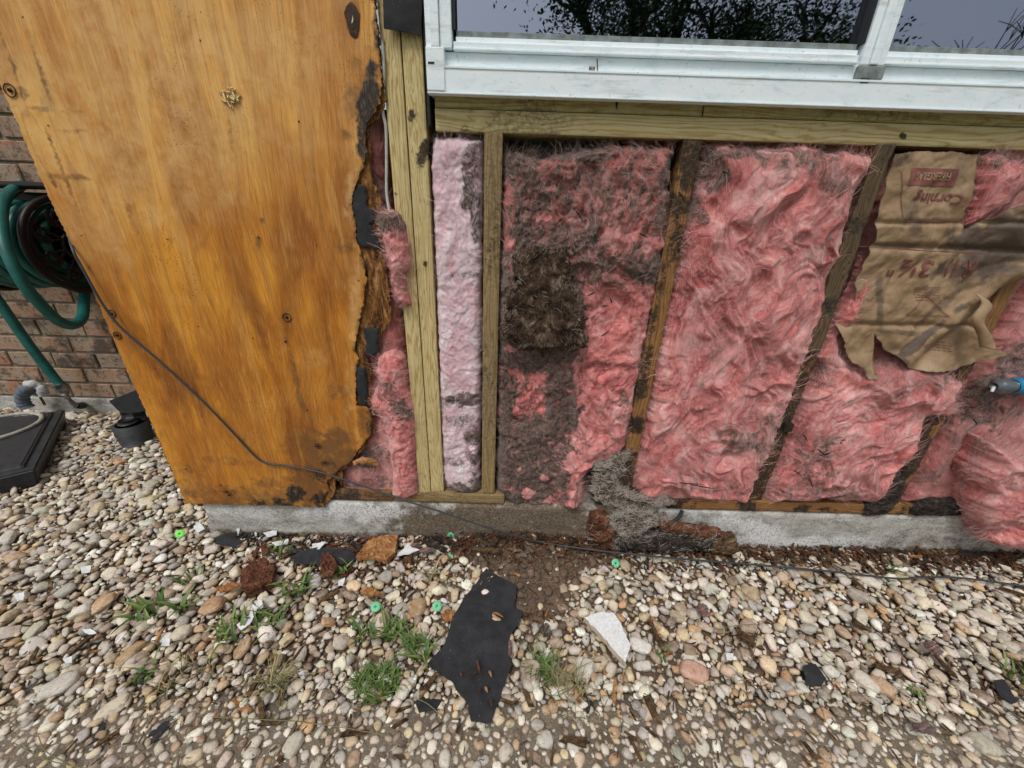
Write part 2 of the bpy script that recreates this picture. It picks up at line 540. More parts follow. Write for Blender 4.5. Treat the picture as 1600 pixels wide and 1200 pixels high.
def mat_concrete():
    m = N('old_concrete'); c = m.coord()
    n = m.noise(m.mapping(c, (1, 1, 2.2)), 14, 9, 0.72, 0.6)
    f = m.noise(c, 230, 6, 0.75)
    b = m.ramp(n, [(0.36, (0.17, 0.16, 0.13)), (0.48, (0.32, 0.31, 0.265)), (0.64, (0.50, 0.49, 0.44))])
    b = m.mix(m.ramp(f, [(0.46, 0.0), (0.66, 0.7)]), b, (0.72, 0.73, 0.73))
    b = m.mix(m.ramp(m.noise(c, 300, 3, 0.6), [(0.66, 0.0), (0.70, 0.75)]), b, (0.10, 0.09, 0.075))
    mud = m.attr('dirt')
    mm = m.math('MULTIPLY', m.ramp(m.math('MULTIPLY_ADD', m.math('SUBTRACT', m.noise(c, 30, 9, 0.75, 0.6), 0.5), 2.6, mud), [(0.25, 0.0), (0.9, 0.92)]), m.ramp(mud, [(0.03, 0.0), (0.2, 1.0)]))
    b = m.mix(mm, b, m.ramp(f, [(0.38, (0.050, 0.034, 0.021)), (0.5, (0.135, 0.096, 0.062)), (0.66, (0.27, 0.21, 0.145))]))
    wh = m.attr('white')
    b = m.mix(m.math('MULTIPLY', m.ramp(f, [(0.40, 0.0), (0.52, 0.9)]), wh), b, (0.80, 0.81, 0.82))
    m.P(Base_Color=b, Roughness=0.9)
    m.b.inputs['Specular IOR Level'].default_value = 0.2
    m.bump(m.math('ADD', f, m.math('MULTIPLY', n, 2.0)), 0.5, 0.0022)
    return m.m


def mat_white_frame():
    m = N('chalky_white_aluminium'); c = m.coord()
    n = m.noise(m.mapping(c, (1, 2.5, 2.5)), 22, 9, 0.72, 0.8)
    b = m.ramp(n, [(0.30, (0.64, 0.74, 0.77)), (0.44, (0.80, 0.90, 0.93)), (0.66, (0.88, 0.93, 0.94))])
    gn = m.noise(c, 110, 9, 0.78, 0.5)
    pz = m.t.nodes.new('ShaderNodeSeparateXYZ'); m.t.links.new(c, pz.inputs[0])
    b = m.mix(m.ramp(m.noise(m.mapping(c, (6, 60, 60)), 1.0, 6, 0.7), [(0.56, 0.0), (0.72, 0.6)]), b, (0.36, 0.36, 0.33))
    b = m.mix(m.ramp(gn, [(0.59, 0.0), (0.67, 0.7)]), b, (0.25, 0.25, 0.22))
    m.P(Base_Color=b, Roughness=0.6)
    m.b.inputs['Specular IOR Level'].default_value = 0.35
    m.bump(gn, 0.3, 0.0007)
    return m.m


def mat_glass():
    m = N('window_glass')
    t = m.t
    gl = t.nodes.new('ShaderNodeBsdfGlossy'); gl.inputs['Roughness'].default_value = 0.012
    gl.inputs['Color'].default_value = (0.74, 0.82, 1.0, 1)
    tr = t.nodes.new('ShaderNodeBsdfTransparent'); tr.inputs['Color'].default_value = (0.55, 0.62, 0.60, 1)
    fr = t.nodes.new('ShaderNodeFresnel'); fr.inputs['IOR'].default_value = 1.5
    f = m.math('MULTIPLY_ADD', fr.outputs[0], 1.8, 0.33, clamp=True)
    mx = t.nodes.new('ShaderNodeMixShader')
    t.links.new(f, mx.inputs[0]); t.links.new(tr.outputs[0], mx.inputs[1]); t.links.new(gl.outputs[0], mx.inputs[2])
    t.links.new(mx.outputs[0], m.out.inputs[0])
    return m.m


def mat_tar():
    m = N('black_felt_paper'); c = m.coord()
    n = m.noise(c, 25, 8, 0.7)
    f = m.noise(c, 500, 4, 0.7)
    b = m.ramp(n, [(0.38, (0.010, 0.0105, 0.013)), (0.62, (0.024, 0.025, 0.029))])
    b = m.mix(m.ramp(f, [(0.55, 0.0), (0.72, 0.5)]), b, (0.060, 0.062, 0.068))
    b = m.mix(m.ramp(m.noise(c, 330, 2, 0.5), [(0.72, 0.0), (0.76, 0.8)]), b, (0.35, 0.30, 0.25))
    m.P(Base_Color=b, Roughness=0.85)
    m.bump(m.math('ADD', f, n), 0.35, 0.0012)
    return m.m


def mat_kraft():
    m = N('brown_kraft_paper'); c = m.coord()
    n = m.noise(c, 9, 8, 0.65, 0.8)
    b = m.ramp(n, [(0.3, (0.20, 0.125, 0.065)), (0.5, (0.31, 0.205, 0.115)), (0.72, (0.42, 0.30, 0.185))])
    b = m.mix(m.ramp(m.noise(m.mapping(c, (300, 1, 8)), 1.0, 3, 0.5), [(0.45, 0.0), (0.8, 0.25)]), b, (0.16, 0.10, 0.05))
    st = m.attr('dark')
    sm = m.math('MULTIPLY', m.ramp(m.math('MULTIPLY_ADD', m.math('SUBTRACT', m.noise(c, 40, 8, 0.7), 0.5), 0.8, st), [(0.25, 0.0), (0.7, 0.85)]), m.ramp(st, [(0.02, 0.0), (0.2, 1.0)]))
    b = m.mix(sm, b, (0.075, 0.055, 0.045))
    m.P(Base_Color=b, Roughness=0.6)
    m.b.inputs['Specular IOR Level'].default_value = 0.4
    m.bump(m.noise(c, 55, 6, 0.6, 0.8), 0.5, 0.0035)
    return m.m


def mat_rot(name, cols, scale=1.0, stretch=(1.0, 1, 2.2)):
    m = N(name); c = m.coord()
    n = m.noise(m.mapping(c, (stretch[0] * scale, 1, stretch[2] * scale)), 32, 10, 0.75, 1.2)
    f = m.noise(c, 160, 7, 0.75, 0.6)
    b = m.ramp(n, [(0.36 + 0.29 * i / (len(cols) - 1), k) for i, k in enumerate(cols)])
    b = m.mix(m.ramp(f, [(0.55, 0.0), (0.72, 0.75)]), b, cols[-1])
    b = m.mix(m.ramp(f, [(0.30, 0.8), (0.45, 0.0)]), b, tuple(x * 0.4 for x in cols[0]))
    m.P(Base_Color=b, Roughness=0.9)
    m.b.inputs['Specular IOR Level'].default_value = 0.2
    m.bump(m.math('ADD', n, f), 0.8, 0.005)
    return m.m


def mat_brick():
    m = N('weathered_brick'); c = m.coord('Object')
    oi = m.t.nodes.new('ShaderNodeObjectInfo')
    sh = m.t.nodes.new('ShaderNodeVectorMath'); sh.operation = 'MULTIPLY_ADD'
    m.t.links.new(oi.outputs['Random'], sh.inputs[0]); sh.inputs[1].default_value = (37, 19, 53); m.t.links.new(c, sh.inputs[2])
    v = sh.outputs[0]
    n = m.noise(v, 11, 7, 0.65, 0.7)
    f = m.noise(v, 60, 8, 0.75, 0.5)
    base = m.ramp(oi.outputs['Random'], [(0.0, (0.29, 0.19, 0.12)), (0.3, (0.35, 0.17, 0.10)), (0.55, (0.33, 0.24, 0.155)), (0.8, (0.37, 0.19, 0.115)), (1.0, (0.28, 0.205, 0.14))])
    b = m.mix(m.ramp(n, [(0.42, 0.0), (0.56, 0.85)]), base, (0.33, 0.26, 0.19))
    b = m.mix(m.ramp(f, [(0.53, 0.0), (0.62, 0.85)]), b, (0.045, 0.035, 0.03))
    b = m.mix(m.ramp(m.noise(v, 7, 7, 0.75), [(0.51, 0.0), (0.60, 0.85)]), b, (0.06, 0.048, 0.04))
    b = m.mix(m.ramp(m.noise(v, 90, 5, 0.7), [(0.60, 0.0), (0.70, 0.8)]), b, (0.40, 0.34, 0.27))
    m.P(Base_Color=b, Roughness=0.9)
    m.b.inputs['Specular IOR Level'].default_value = 0.2
    m.bump(m.math('ADD', f, n), 0.7, 0.003)
    return m.m


def mat_leaf(name, a, b_):
    m = N(name)
    oi = m.attr('tone')
    m.P(Base_Color=m.mix(oi, a, b_), Roughness=0.5)
    m.b.inputs['Specular IOR Level'].default_value = 0.35
    return m.m


M = dict(
    ins=mat_insulation('pink_fibreglass', (0.36, 0.062, 0.060), (0.72, 0.205, 0.190), (0.90, 0.52, 0.49)),
    insdark=mat_insulation('dusty_pink_fibreglass', (0.30, 0.070, 0.062), (0.48, 0.145, 0.135), (0.68, 0.32, 0.29)),
    inspale=mat_insulation('pale_pink_fibreglass', (0.78, 0.44, 0.48), (0.87, 0.64, 0.69), (0.93, 0.84, 0.88)),
    fib=mat_fibre('pink_fibre_strand', (0.76, 0.32, 0.29)),
    fibpale=mat_fibre('pale_fibre_strand', (0.84, 0.62, 0.66)),
    fibgrey=mat_fibre('grey_fibre_strand', (0.46, 0.39, 0.31)),
    treated=mat_lumber('treated_pine', (0.76, 0.60, 0.32), (0.42, 0.28, 0.10), green=(0.60, 0.55, 0.27)),
    beam=mat_lumber('treated_beam', (0.73, 0.61, 0.34), (0.40, 0.29, 0.11), ring=22, green=(0.52, 0.48, 0.24)),
    oldstud=mat_lumber('mouldy_stud', (0.44, 0.31, 0.135), (0.22, 0.13, 0.05), ring=30, green=(0.30, 0.24, 0.12)),
    orange=mat_lumber('orange_old_stud', (0.42, 0.215, 0.07), (0.15, 0.065, 0.02), ring=30, green=(0.24, 0.125, 0.055)),
    rotstud=mat_lumber('rotted_stud', (0.24, 0.155, 0.075), (0.050, 0.028, 0.013), ring=40, green=(0.10, 0.062, 0.03)),
    ply=mat_plywood(),
    plycore=mat_rot('torn_ply_core', [(0.030, 0.014, 0.008), (0.14, 0.058, 0.018), (0.32, 0.145, 0.045), (0.52, 0.30, 0.12)], 1.0, (1.9, 1, 0.5)),
    tar=mat_tar(),
    pebble=mat_pebble(),
    soil=mat_soil(),
    path=mat_mortar_path(),
    conc=mat_concrete(),
    white=mat_white_frame(),
    glass=mat_glass(),
    kraft=mat_kraft(),
    rotgrey=mat_rot('grey_rotted_fibre', [(0.014, 0.011, 0.009), (0.070, 0.052, 0.038), (0.22, 0.175, 0.135), (0.56, 0.49, 0.41)], 1.0),
    rotbrown=mat_rot('brown_rotted_board', [(0.018, 0.011, 0.007), (0.070, 0.040, 0.020), (0.15, 0.088, 0.042), (0.32, 0.245, 0.18)], 0.5),
    rotsheet=mat_rot('wet_dark_rotted_sheet', [(0.012, 0.007, 0.005), (0.042, 0.024, 0.014), (0.095, 0.058, 0.034), (0.26, 0.20, 0.16)], 0.7, (1.2, 1, 1.0)),
    rotred=mat_rot('red_brown_rotted_wood', [(0.03, 0.014, 0.009), (0.085, 0.032, 0.018), (0.16, 0.065, 0.034), (0.26, 0.14, 0.085)], 0.8),
    rotblack=mat_rot('blackened_wood', [(0.008, 0.007, 0.007), (0.022, 0.018, 0.016), (0.055, 0.042, 0.034), (0.16, 0.13, 0.11)], 1.0),
    woodchip=mat_rot('orange_wood_scrap', [(0.16, 0.065, 0.022), (0.32, 0.14, 0.05), (0.46, 0.24, 0.10), (0.60, 0.38, 0.20)], 1.0),
    brick=mat_brick(),
    mortar=simple('brick_mortar', (0.27, 0.235, 0.185), 0.95, 0.4, 40, 0.6, 0.002),
    cable=simple('grey_cable_jacket', (0.045, 0.053, 0.058), 0.5, 0.3, 60, 0.1, 0.0005),
    whitecable=simple('white_cable_jacket', (0.55, 0.54, 0.50), 0.5, 0.25, 60, 0.1, 0.0005),
    hose=simple('teal_hose_rubber', (0.012, 0.135, 0.115), 0.42, 0.4, 30, 0.15, 0.0006, spec=0.5),
    iron=simple('dark_bronze_iron', (0.020, 0.013, 0.011), 0.45, 0.4, 50, 0.2, 0.0006, metal=0.4),
    blackplastic=simple('black_plastic', (0.022, 0.024, 0.027), 0.5, 0.35, 40, 0.15, 0.0006, col2=(0.04, 0.042, 0.044)),
    palering=simple('dusty_pale_plastic', (0.42, 0.40, 0.34), 0.7, 0.35, 50, 0.3, 0.0008),
    greyfoam=simple('grey_pipe_foam', (0.14, 0.17, 0.21), 0.8, 0.35, 60, 0.3, 0.001),
    rag=simple('white_rag', (0.62, 0.62, 0.60), 0.9, 0.4, 60, 0.7, 0.002),
    brass=simple('tarnished_metal', (0.36, 0.35, 0.32), 0.4, 0.5, 70, 0.3, 0.0006, metal=0.8),
    green=simple('green_plastic_cap', (0.10, 0.48, 0.24), 0.45, 0.2, 60, 0.1, 0.0004, col2=(0.20, 0.55, 0.32)),
    lime=simple('lime_plastic_cap', (0.12, 0.68, 0.05), 0.45, 0.2, 60, 0.1, 0.0004, col2=(0.2, 0.75, 0.1)),
    foam=simple('white_foam_board', (0.80, 0.82, 0.81), 0.8, 0.18, 180, 0.9, 0.0018),
    foamedge=simple('foam_edge_stained', (0.62, 0.52, 0.40), 0.85, 0.4, 50, 0.5, 0.001),
    chip=simple('white_paint_chip', (0.78, 0.80, 0.80), 0.6, 0.25, 60, 0.3, 0.001),
    poly=simple('dark_green_sheeting', (0.022, 0.042, 0.036), 0.3, 0.4, 14, 0.5, 0.006, spec=0.5),
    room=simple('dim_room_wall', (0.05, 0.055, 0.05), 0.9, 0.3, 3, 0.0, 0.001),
    curtain=simple('green_curtain', (0.16, 0.26, 0.20), 0.9, 0.3, 20, 0.2, 0.002),
    gasket=simple('black_gasket', (0.015, 0.016, 0.017), 0.5, 0.3, 60, 0.2, 0.0005),
    bead=simple('grey_glazing_bead', (0.26, 0.30, 0.29), 0.8, 0.5, 60, 0.6, 0.001),
    screw=simple('rusty_screw', (0.05, 0.035, 0.025), 0.6, 0.5, 200, 0.3, 0.0004, metal=0.4),
    knot=simple('dark_knot', (0.085, 0.034, 0.014), 0.8, 0.7, 120, 0.6, 0.0015),
    splinter=simple('pale_splintered_wood', (0.78, 0.60, 0.30), 0.8, 0.4, 90, 0.5, 0.001),
    print=simple('red_print_ink', (0.26, 0.090, 0.075), 0.7, 0.5, 40, 0.0, 0.001),
    blue=simple('blue_plastic', (0.02, 0.22, 0.42), 0.35, 0.3, 60, 0.1, 0.0005, spec=0.6),
    grass=mat_leaf('grass_blade', (0.050, 0.115, 0.024), (0.20, 0.27, 0.08)),
    drygrass=mat_leaf('dry_grass_blade', (0.17, 0.17, 0.065), (0.36, 0.31, 0.17)),
    leaf=mat_leaf('oak_leaf', (0.022, 0.050, 0.014), (0.06, 0.11, 0.03)),
    bark=simple('grey_bark', (0.10, 0.085, 0.07), 0.95, 0.4, 14, 0.8, 0.02),
    lawn=simple('lawn', (0.06, 0.10, 0.03), 0.95, 0.4, 6, 0.5, 0.02),
)


# ------------------------------------------------------------------ sheet mesher
def pinpoly(pts, poly):
    x, y = pts[:, 0], pts[:, 1]
    ins = np.zeros(len(pts), bool)
    n = len(poly)
    for i in range(n):
        x1, y1 = poly[i]; x2, y2 = poly[(i + 1) % n]
        if y1 == y2: continue
        c = ((y1 > y) != (y2 > y)) & (x < (x2 - x1) * (y - y1) / (y2 - y1) + x1)
        ins ^= c
    return ins


def rough_edge(poly, step, amp, freq, seed):
    poly = np.asarray(poly, float)
    out = []
    n = len(poly)
    for i in range(n):
        a, b = poly[i], poly[(i + 1) % n]
        L = np.linalg.norm(b - a)
        k = max(1, int(round(L / step)))
        for j in range(k): out.append(a + (b - a) * j / k)
    out = np.array(out)
    if amp > 0:
        nx = fbm(out[:, 0] * freq, out[:, 1] * freq, seed + 0.3, 4, 0.6)
        ny = fbm(out[:, 0] * freq, out[:, 1] * freq, seed + 40.7, 4, 0.6)
        out = out + np.stack([nx, ny], 1) * amp
    return out


def sheet2d(poly, step, amp=0.0, freq=40, seed=0.0, jitter=0.25, estep=None):
    """2-D triangulated patch; returns verts2d, tris, boundary count, distance to edge"""
    edge = rough_edge(poly, estep or step, amp, freq, seed)
    lo, hi = edge.min(0), edge.max(0)
    xs = np.arange(lo[0], hi[0], step); ys = np.arange(lo[1], hi[1], step * 0.87)
    gx, gy = np.meshgrid(xs, ys)
    gx = gx + (np.arange(len(ys)) % 2)[:, None] * step * 0.5
    pts = np.stack([gx.ravel(), gy.ravel()], 1)
    r_ = np.random.default_rng(int(seed * 10) + 5)
    pts += r_.uniform(-jitter, jitter, pts.shape) * step
    pts = pts[pinpoly(pts, edge)]
    d = edge_dist(pts, edge)
    keep = d > step * 0.55
    pts = pts[keep]
    allp = np.vstack([edge, pts])
    nb = len(edge)
    res = delaunay_2d_cdt([Vector((float(a), float(b))) for a, b in allp], [], [list(range(nb))], 1, 1e-7)
    v2 = np.array([tuple(v) for v in res[0]])
    tris = []
    for f in res[2]:
        if len(f) == 3: tris.append(tuple(f))
        else:
            for k in range(1, len(f) - 1): tris.append((f[0], f[k], f[k + 1]))
    tris = np.array(tris, int)
    # orient counter-clockwise
    a, b, c = v2[tris[:, 0]], v2[tris[:, 1]], v2[tris[:, 2]]
    ar = (b[:, 0] - a[:, 0]) * (c[:, 1] - a[:, 1]) - (b[:, 1] - a[:, 1]) * (c[:, 0] - a[:, 0])
    fl = ar < 0
    tris[fl] = tris[fl][:, ::-1]
    tris = tris[np.abs(ar) > 1e-12]
    dist = edge_dist(v2, edge)
    # boundary edges from the triangulation
    e = np.vstack([tris[:, [0, 1]], tris[:, [1, 2]], tris[:, [2, 0]]])
    key = np.sort(e, 1); _, inv, cnt = np.unique(key[:, 0] * 10000000 + key[:, 1], return_inverse=True, return_counts=True)
    be = e[cnt[inv] == 1]
    return v2, tris, be, dist


def edge_dist(pts, edge):
    nx = np.roll(edge, -1, 0)
    smp = np.concatenate([edge, edge + (nx - edge) / 3, edge + (nx - edge) * 2 / 3])
    kd = KDTree(len(smp))
    for i, q in enumerate(smp.tolist()): kd.insert((q[0], q[1], 0.0), i)
    kd.balance()
    f = kd.find
    return np.array([f((a, b, 0.0))[2] for a, b in pts.tolist()])


def wall_sheet(name, poly, yfun, yback, mat, parent=None, step=0.004, amp=0.0, freq=40, seed=0.0, paint=None, wallpts=None, gc=None, smooth=True, estep=None):
    """a sheet standing in the wall: front surface y = yfun(x, z, d), sides run back to yback"""
    v2, tris, be, d = sheet2d(poly, step, amp, freq, seed, estep=estep)
    y = yfun(v2[:, 0], v2[:, 1], d)
    V = np.stack([v2[:, 0], y, v2[:, 1]], 1)
    at = {}
    if paint:
        for k, f in paint.items(): at[k] = np.clip(f(V, d), 0, 1)
    n0 = len(V)
    front = tris                          # ccw in (x,z) faces -y
    ids, inv = np.unique(be.ravel(), return_inverse=True)
    if np.isscalar(yback): yb = np.full(len(ids), yback)
    else: yb = V[ids, 1] + yback[0]
    VB = np.stack([V[ids, 0], yb, V[ids, 2]], 1)
    m0 = inv.reshape(be.shape) + n0            # own copies of the rim keep the corner crisp
    be2 = m0 + len(ids)
    side = np.vstack([np.stack([m0[:, 1], m0[:, 0], be2[:, 0]], 1), np.stack([m0[:, 1], be2[:, 0], be2[:, 1]], 1)])
    V2 = np.vstack([V, V[ids], VB])
    ids = np.concatenate([ids, ids])
    for k in at: at[k] = np.concatenate([at[k], at[k][ids]])
    if gc is not None: at['gc'] = gc(V2)
    o = mobj(name, V2, np.vstack([front, side]), mat, parent, at, smooth)
    return o, V, tris, at, d


def pw(pts, y=0.0):
    return [tuple(W(a, b, y)[[0, 2]]) for a, b in pts]


# ------------------------------------------------------------------ fibres
def fibres(name, V, tris, at, mat, parent, count, length=(0.015, 0.05), rad=0.00022, lift=0.004, seed=1, swirl=9.0, curl=1.0, d=None, edge=0.3, base_y=None, segs=5):
    r_ = np.random.default_rng(seed)
    a, b, c = V[tris[:, 0]], V[tris[:, 1]], V[tris[:, 2]]
    ar = np.linalg.norm(np.cross(b - a, c - a), axis=1)
    if d is not None and edge > 0:
        dd = d[tris[:, 0]]
        ar = ar * (1 + edge * 40 * np.exp(-dd / 0.006))
    idx = r_.choice(len(tris), count, p=ar / ar.sum())
    w = r_.dirichlet((1, 1, 1), count)
    p = a[idx] * w[:, :1] + b[idx] * w[:, 1:2] + c[idx] * w[:, 2:]
    nrm = np.cross(b - a, c - a)[idx]; nrm /= np.linalg.norm(nrm, axis=1)[:, None] + 1e-12
    nrm[nrm[:, 1] > 0] *= -1
    th = 1.57 + fbm(p[:, 0] * swirl, p[:, 2] * swirl, seed * 1.7, 2) * 2.6 + r_.normal(0, 0.5, count)
    L = r_.uniform(length[0], length[1], count)
    q = [p - nrm * 0.001]
    kap = r_.normal(0, 18, count) * curl
    lf = r_.uniform(0.1, 1, count) * lift
    for s in range(1, segs + 1):
        t = s / segs
        th = th + kap * L / segs + r_.normal(0, 0.15, count)
        kap = kap + r_.normal(0, 12, count) * curl
        nx = q[-1][:, 0] + np.cos(th) * L / segs
        nz = q[-1][:, 2] + np.sin(th) * L / segs
        ny = p[:, 1] + nrm[:, 1] * lf * math.sin(t * 2.6) - 0.0005
        q.append(np.stack([nx, ny, nz], 1))
    Q = np.stack(q, 1)                                   # count, segs+1, 3
    tan = np.gradient(Q, axis=1); tan /= np.linalg.norm(tan, axis=2)[..., None] + 1e-12
    up = np.array([0, -1.0, 0])
    s1 = np.cross(tan, up); s1 /= np.linalg.norm(s1, axis=2)[..., None] + 1e-9
    s2 = np.cross(tan, s1)
    rr = rad * r_.uniform(0.5, 1.5, count)[:, None, None] * np.linspace(1, 0.35, segs + 1)[None, :, None]
    ring = []
    for k in range(3):
        an = 2 * math.pi * k / 3
        ring.append(Q + rr * (math.cos(an) * s1 + math.sin(an) * s2))
    RV = np.stack(ring, 2)                               # count, segs+1, 3, 3
    n = (segs + 1) * 3
    VV = RV.reshape(-1, 3)
    loc = []
    for s in range(segs):
        for k in range(3):
            k2 = (k + 1) % 3
            loc.append((s * 3 + k, (s + 1) * 3 + k, (s + 1) * 3 + k2, s * 3 + k2))
    loc = np.array(loc)
    FF = (loc[None] + (np.arange(count) * n)[:, None, None]).reshape(-1, 4)
    dirt = at.get('dirt', np.zeros(len(V)))[tris[idx, 0]] if at else np.zeros(count)
    dirt = np.clip(dirt + r_.uniform(-0.3, 0.2, count), 0, 1)
    tone = r_.uniform(0, 1, count)
    o = mobj(name, VV, FF, mat, parent, {'dirt': np.repeat(dirt, n), 'tone': np.repeat(tone, n)}, True, 'stuff')
    return o


# ================================================================== GROUND
def ground_z(x, y):
    z = -0.016 + 0.006 * fbm(x * 3.1, y * 3.1, 0.5, 3)
    # the bank of soil washed up against the footing, middle of the wall
    z = z + 0.030 * np.exp(-(((x - 0.02) / 0.26) ** 2)) * sstep(-0.30, -0.02, y) * (y < 0.4)
    # debris line along the footing
    z = z + 0.004 * sstep(-0.10, 0.0, y) * (x > -0.9) * (y < 0.3)
    return z


gx = np.arange(-3.4, 2.6, 0.018); gy = np.arange(-0.42, 0.83, 0.018)
X_, Y_ = np.meshgrid(gx, gy)
Z_ = ground_z(X_, Y_)
lump = (1 - sstep(0.6, 1.2, np.sqrt(((X_ - 0.03) / 0.24) ** 2 + ((Y_ + 0.10) / 0.20) ** 2)))
Z_ += lump * (0.012 * np.abs(fbm(X_ * 28, Y_ * 28, 2.2, 4, 0.6))) - 0.002
idg = np.arange(X_.size).reshape(X_.shape)
Fg = np.stack([idg[:-1, :-1], idg[:-1, 1:], idg[1:, 1:], idg[1:, :-1]], 2).reshape(-1, 4)
bed = mobj('gravel_bed', np.stack([X_.ravel(), Y_.ravel(), Z_.ravel()], 1), Fg, M['soil'])
tag(bed, kind='structure')
far = mobj('ground', [(-160, -200, -0.06), (160, -200, -0.06), (160, 200, -0.06), (-160, 200, -0.06)], [(0, 1, 2, 3)], M['lawn'])
tag(far, kind='structure')
PATH_Y = -0.425


def path_z(x, y): return 0.000 + 0.003 * fbm(x * 5, y * 5, 9.0, 3)


gx = np.arange(-3.4, 2.6, 0.02); gy = np.arange(-2.2, PATH_Y + 0.02, 0.02)
X_, Y_ = np.meshgrid(gx, gy)
Z_ = path_z(X_, Y_) - 0.02 * sstep(PATH_Y - 0.05, PATH_Y + 0.02, Y_)
idg = np.arange(X_.size).reshape(X_.shape)
Fg = np.stack([idg[:-1, :-1], idg[:-1, 1:], idg[1:, 1:], idg[1:, :-1]], 2).reshape(-1, 4)
path = mobj('path', np.stack([X_.ravel(), Y_.ravel(), Z_.ravel()], 1), Fg, M['path'])
tag(path, kind='structure')

# ---- pebbles
PAL = np.array([(0.60, 0.53, 0.42), (0.66, 0.61, 0.52), (0.50, 0.39, 0.27), (0.42, 0.27, 0.15), (0.36, 0.33, 0.30), (0.52, 0.47, 0.41),
                (0.47, 0.33, 0.24), (0.78, 0.75, 0.68), (0.22, 0.14, 0.09), (0.58, 0.46, 0.27), (0.30, 0.22, 0.16), (0.46, 0.43, 0.39), (0.52, 0.30, 0.13)])
PAL = PAL * 0.86 + 0.14 * PAL.mean(1, keepdims=True) * np.array((1.04, 1.0, 0.92))
PAL = np.clip(PAL * np.array((1.04, 1.03, 0.99)), 0, 0.84)
PWT = np.array([17, 16, 11, 5, 7, 12, 3, 12, 5, 9, 8, 9, 3], float); PWT /= PWT.sum()


def ico(sub):
    bm = bmesh.new(); bmesh.ops.create_icosphere(bm, subdivisions=sub, radius=1)
    v = np.array([tuple(x.co) for x in bm.verts]); f = np.array([[x.index for x in t.verts] for t in bm.faces]); bm.free()
    return v, f


def pebble_shapes(sub, n, seed):
    r_ = np.random.default_rng(seed)
    v, f = ico(sub)
    out = []
    for i in range(n):
        p = v * (1 + 0.42 * perlin(v[:, 0] * 0.9 + i * 7, v[:, 1] * 0.9, v[:, 2] * 0.9 + i)[:, None]
                 + 0.22 * perlin(v[:, 0] * 2.0 + i * 3, v[:, 1] * 2.2, v[:, 2] * 2.2)[:, None])
        e = r_.uniform(0.62, 1.05)
        p = np.sign(p) * np.abs(p) ** e
        p /= np.abs(p).max(0)
        out.append(p)
    return out, f


def build_pebbles(name, pos, a, b, c, yaw, tilt, roll, colr, sub, mat, kind='stuff', seed=0):
    shapes, f = pebble_shapes(sub, 24, seed)
    n = len(pos)
    sid = np.random.default_rng(seed + 1).integers(0, 24, n)
    S = np.stack(shapes)[sid]                                    # n, nv, 3
    S = S * np.stack([a, b, c], 1)[:, None]
    def rot(S, ang, i, j):
        ca, sa = np.cos(ang)[:, None], np.sin(ang)[:, None]
        x, y = S[..., i].copy(), S[..., j].copy()
        S[..., i] = ca * x - sa * y; S[..., j] = sa * x + ca * y
        return S
    S = rot(S, roll, 1, 2); S = rot(S, tilt, 0, 2); S = rot(S, yaw, 0, 1)
    V = (S + pos[:, None]).reshape(-1, 3)
    nv = S.shape[1]
    FF = (f[None] + (np.arange(n) * nv)[:, None, None]).reshape(-1, 3)
    C = np.repeat(colr, nv, 0)
    o = mobj(name, V, FF, mat, None, {'pc': C}, True, kind)
    return o


def scatter(xr, yr, radii, keepfn, grow=0.86, tries=6, seed=0):
    """dart throwing with shrinking radii"""
    r_ = np.random.default_rng(seed)
    cell = 0.03; grid = {}; out = []
    rmax = max(radii)
    for rad in sorted(radii, reverse=True):
        for _ in range(tries):
            x = r_.uniform(*xr); y = r_.uniform(*yr)
            if not keepfn(x, y, rad): continue
            ci, cj = int(x // cell), int(y // cell); k = 2
            ok = True
            for i in range(ci - k, ci + k + 1):
                for j in range(cj - k, cj + k + 1):
                    for (qx, qy, qr) in grid.get((i, j), ()):
                        if (qx - x) ** 2 + (qy - y) ** 2 < ((qr + rad) * grow) ** 2: ok = False; break
                    if not ok: break
                if not ok: break
            if ok:
                grid.setdefault((ci, cj), []).append((x, y, rad)); out.append((x, y, rad)); break
    return np.array(out)


def colours(n, seed, dark=0.0):
    r_ = np.random.default_rng(seed)
    c = PAL[r_.choice(len(PAL), n, p=PWT)]
    c = c * r_.uniform(0.62, 1.22, n)[:, None] * r_.normal(1, 0.025, (n, 3))
    return np.clip(c * (1 - dark), 0.02, 0.85)


# the bare soil patch, measured on the ground
SOILC = [(G(835, 880), 0.16, 0.085), (G(835, 930), 0.095, 0.085), (G(760, 865), 0.12, 0.05), (G(900, 868), 0.15, 0.045)]


def bare(x, y, rad):
    for c, rx, ry in SOILC:
        if ((x - c[0]) / rx) ** 2 + ((y - c[1]) / ry) ** 2 < 1 + random.uniform(-0.35, 0.35): return True
    return False


def keep_gravel(x, y, rad):
    if x < -1.45 - 1.35 * (y + 0.42) or x > 1.55 + 1.2 * (y + 0.42): return False
    if y > 0.0 and x > -0.93: return False
    if y > 0.775 or y < PATH_Y - 0.01: return False
    if bare(x, y, rad) and (rad > 0.007 or random.random() < 0.97): return False
    if y > -0.05 and x > -0.2 and random.random() < 0.65: return False      # debris along the footing
    if y < PATH_Y + 0.07 and random.random() < 0.35: return False
    return x < 2.3


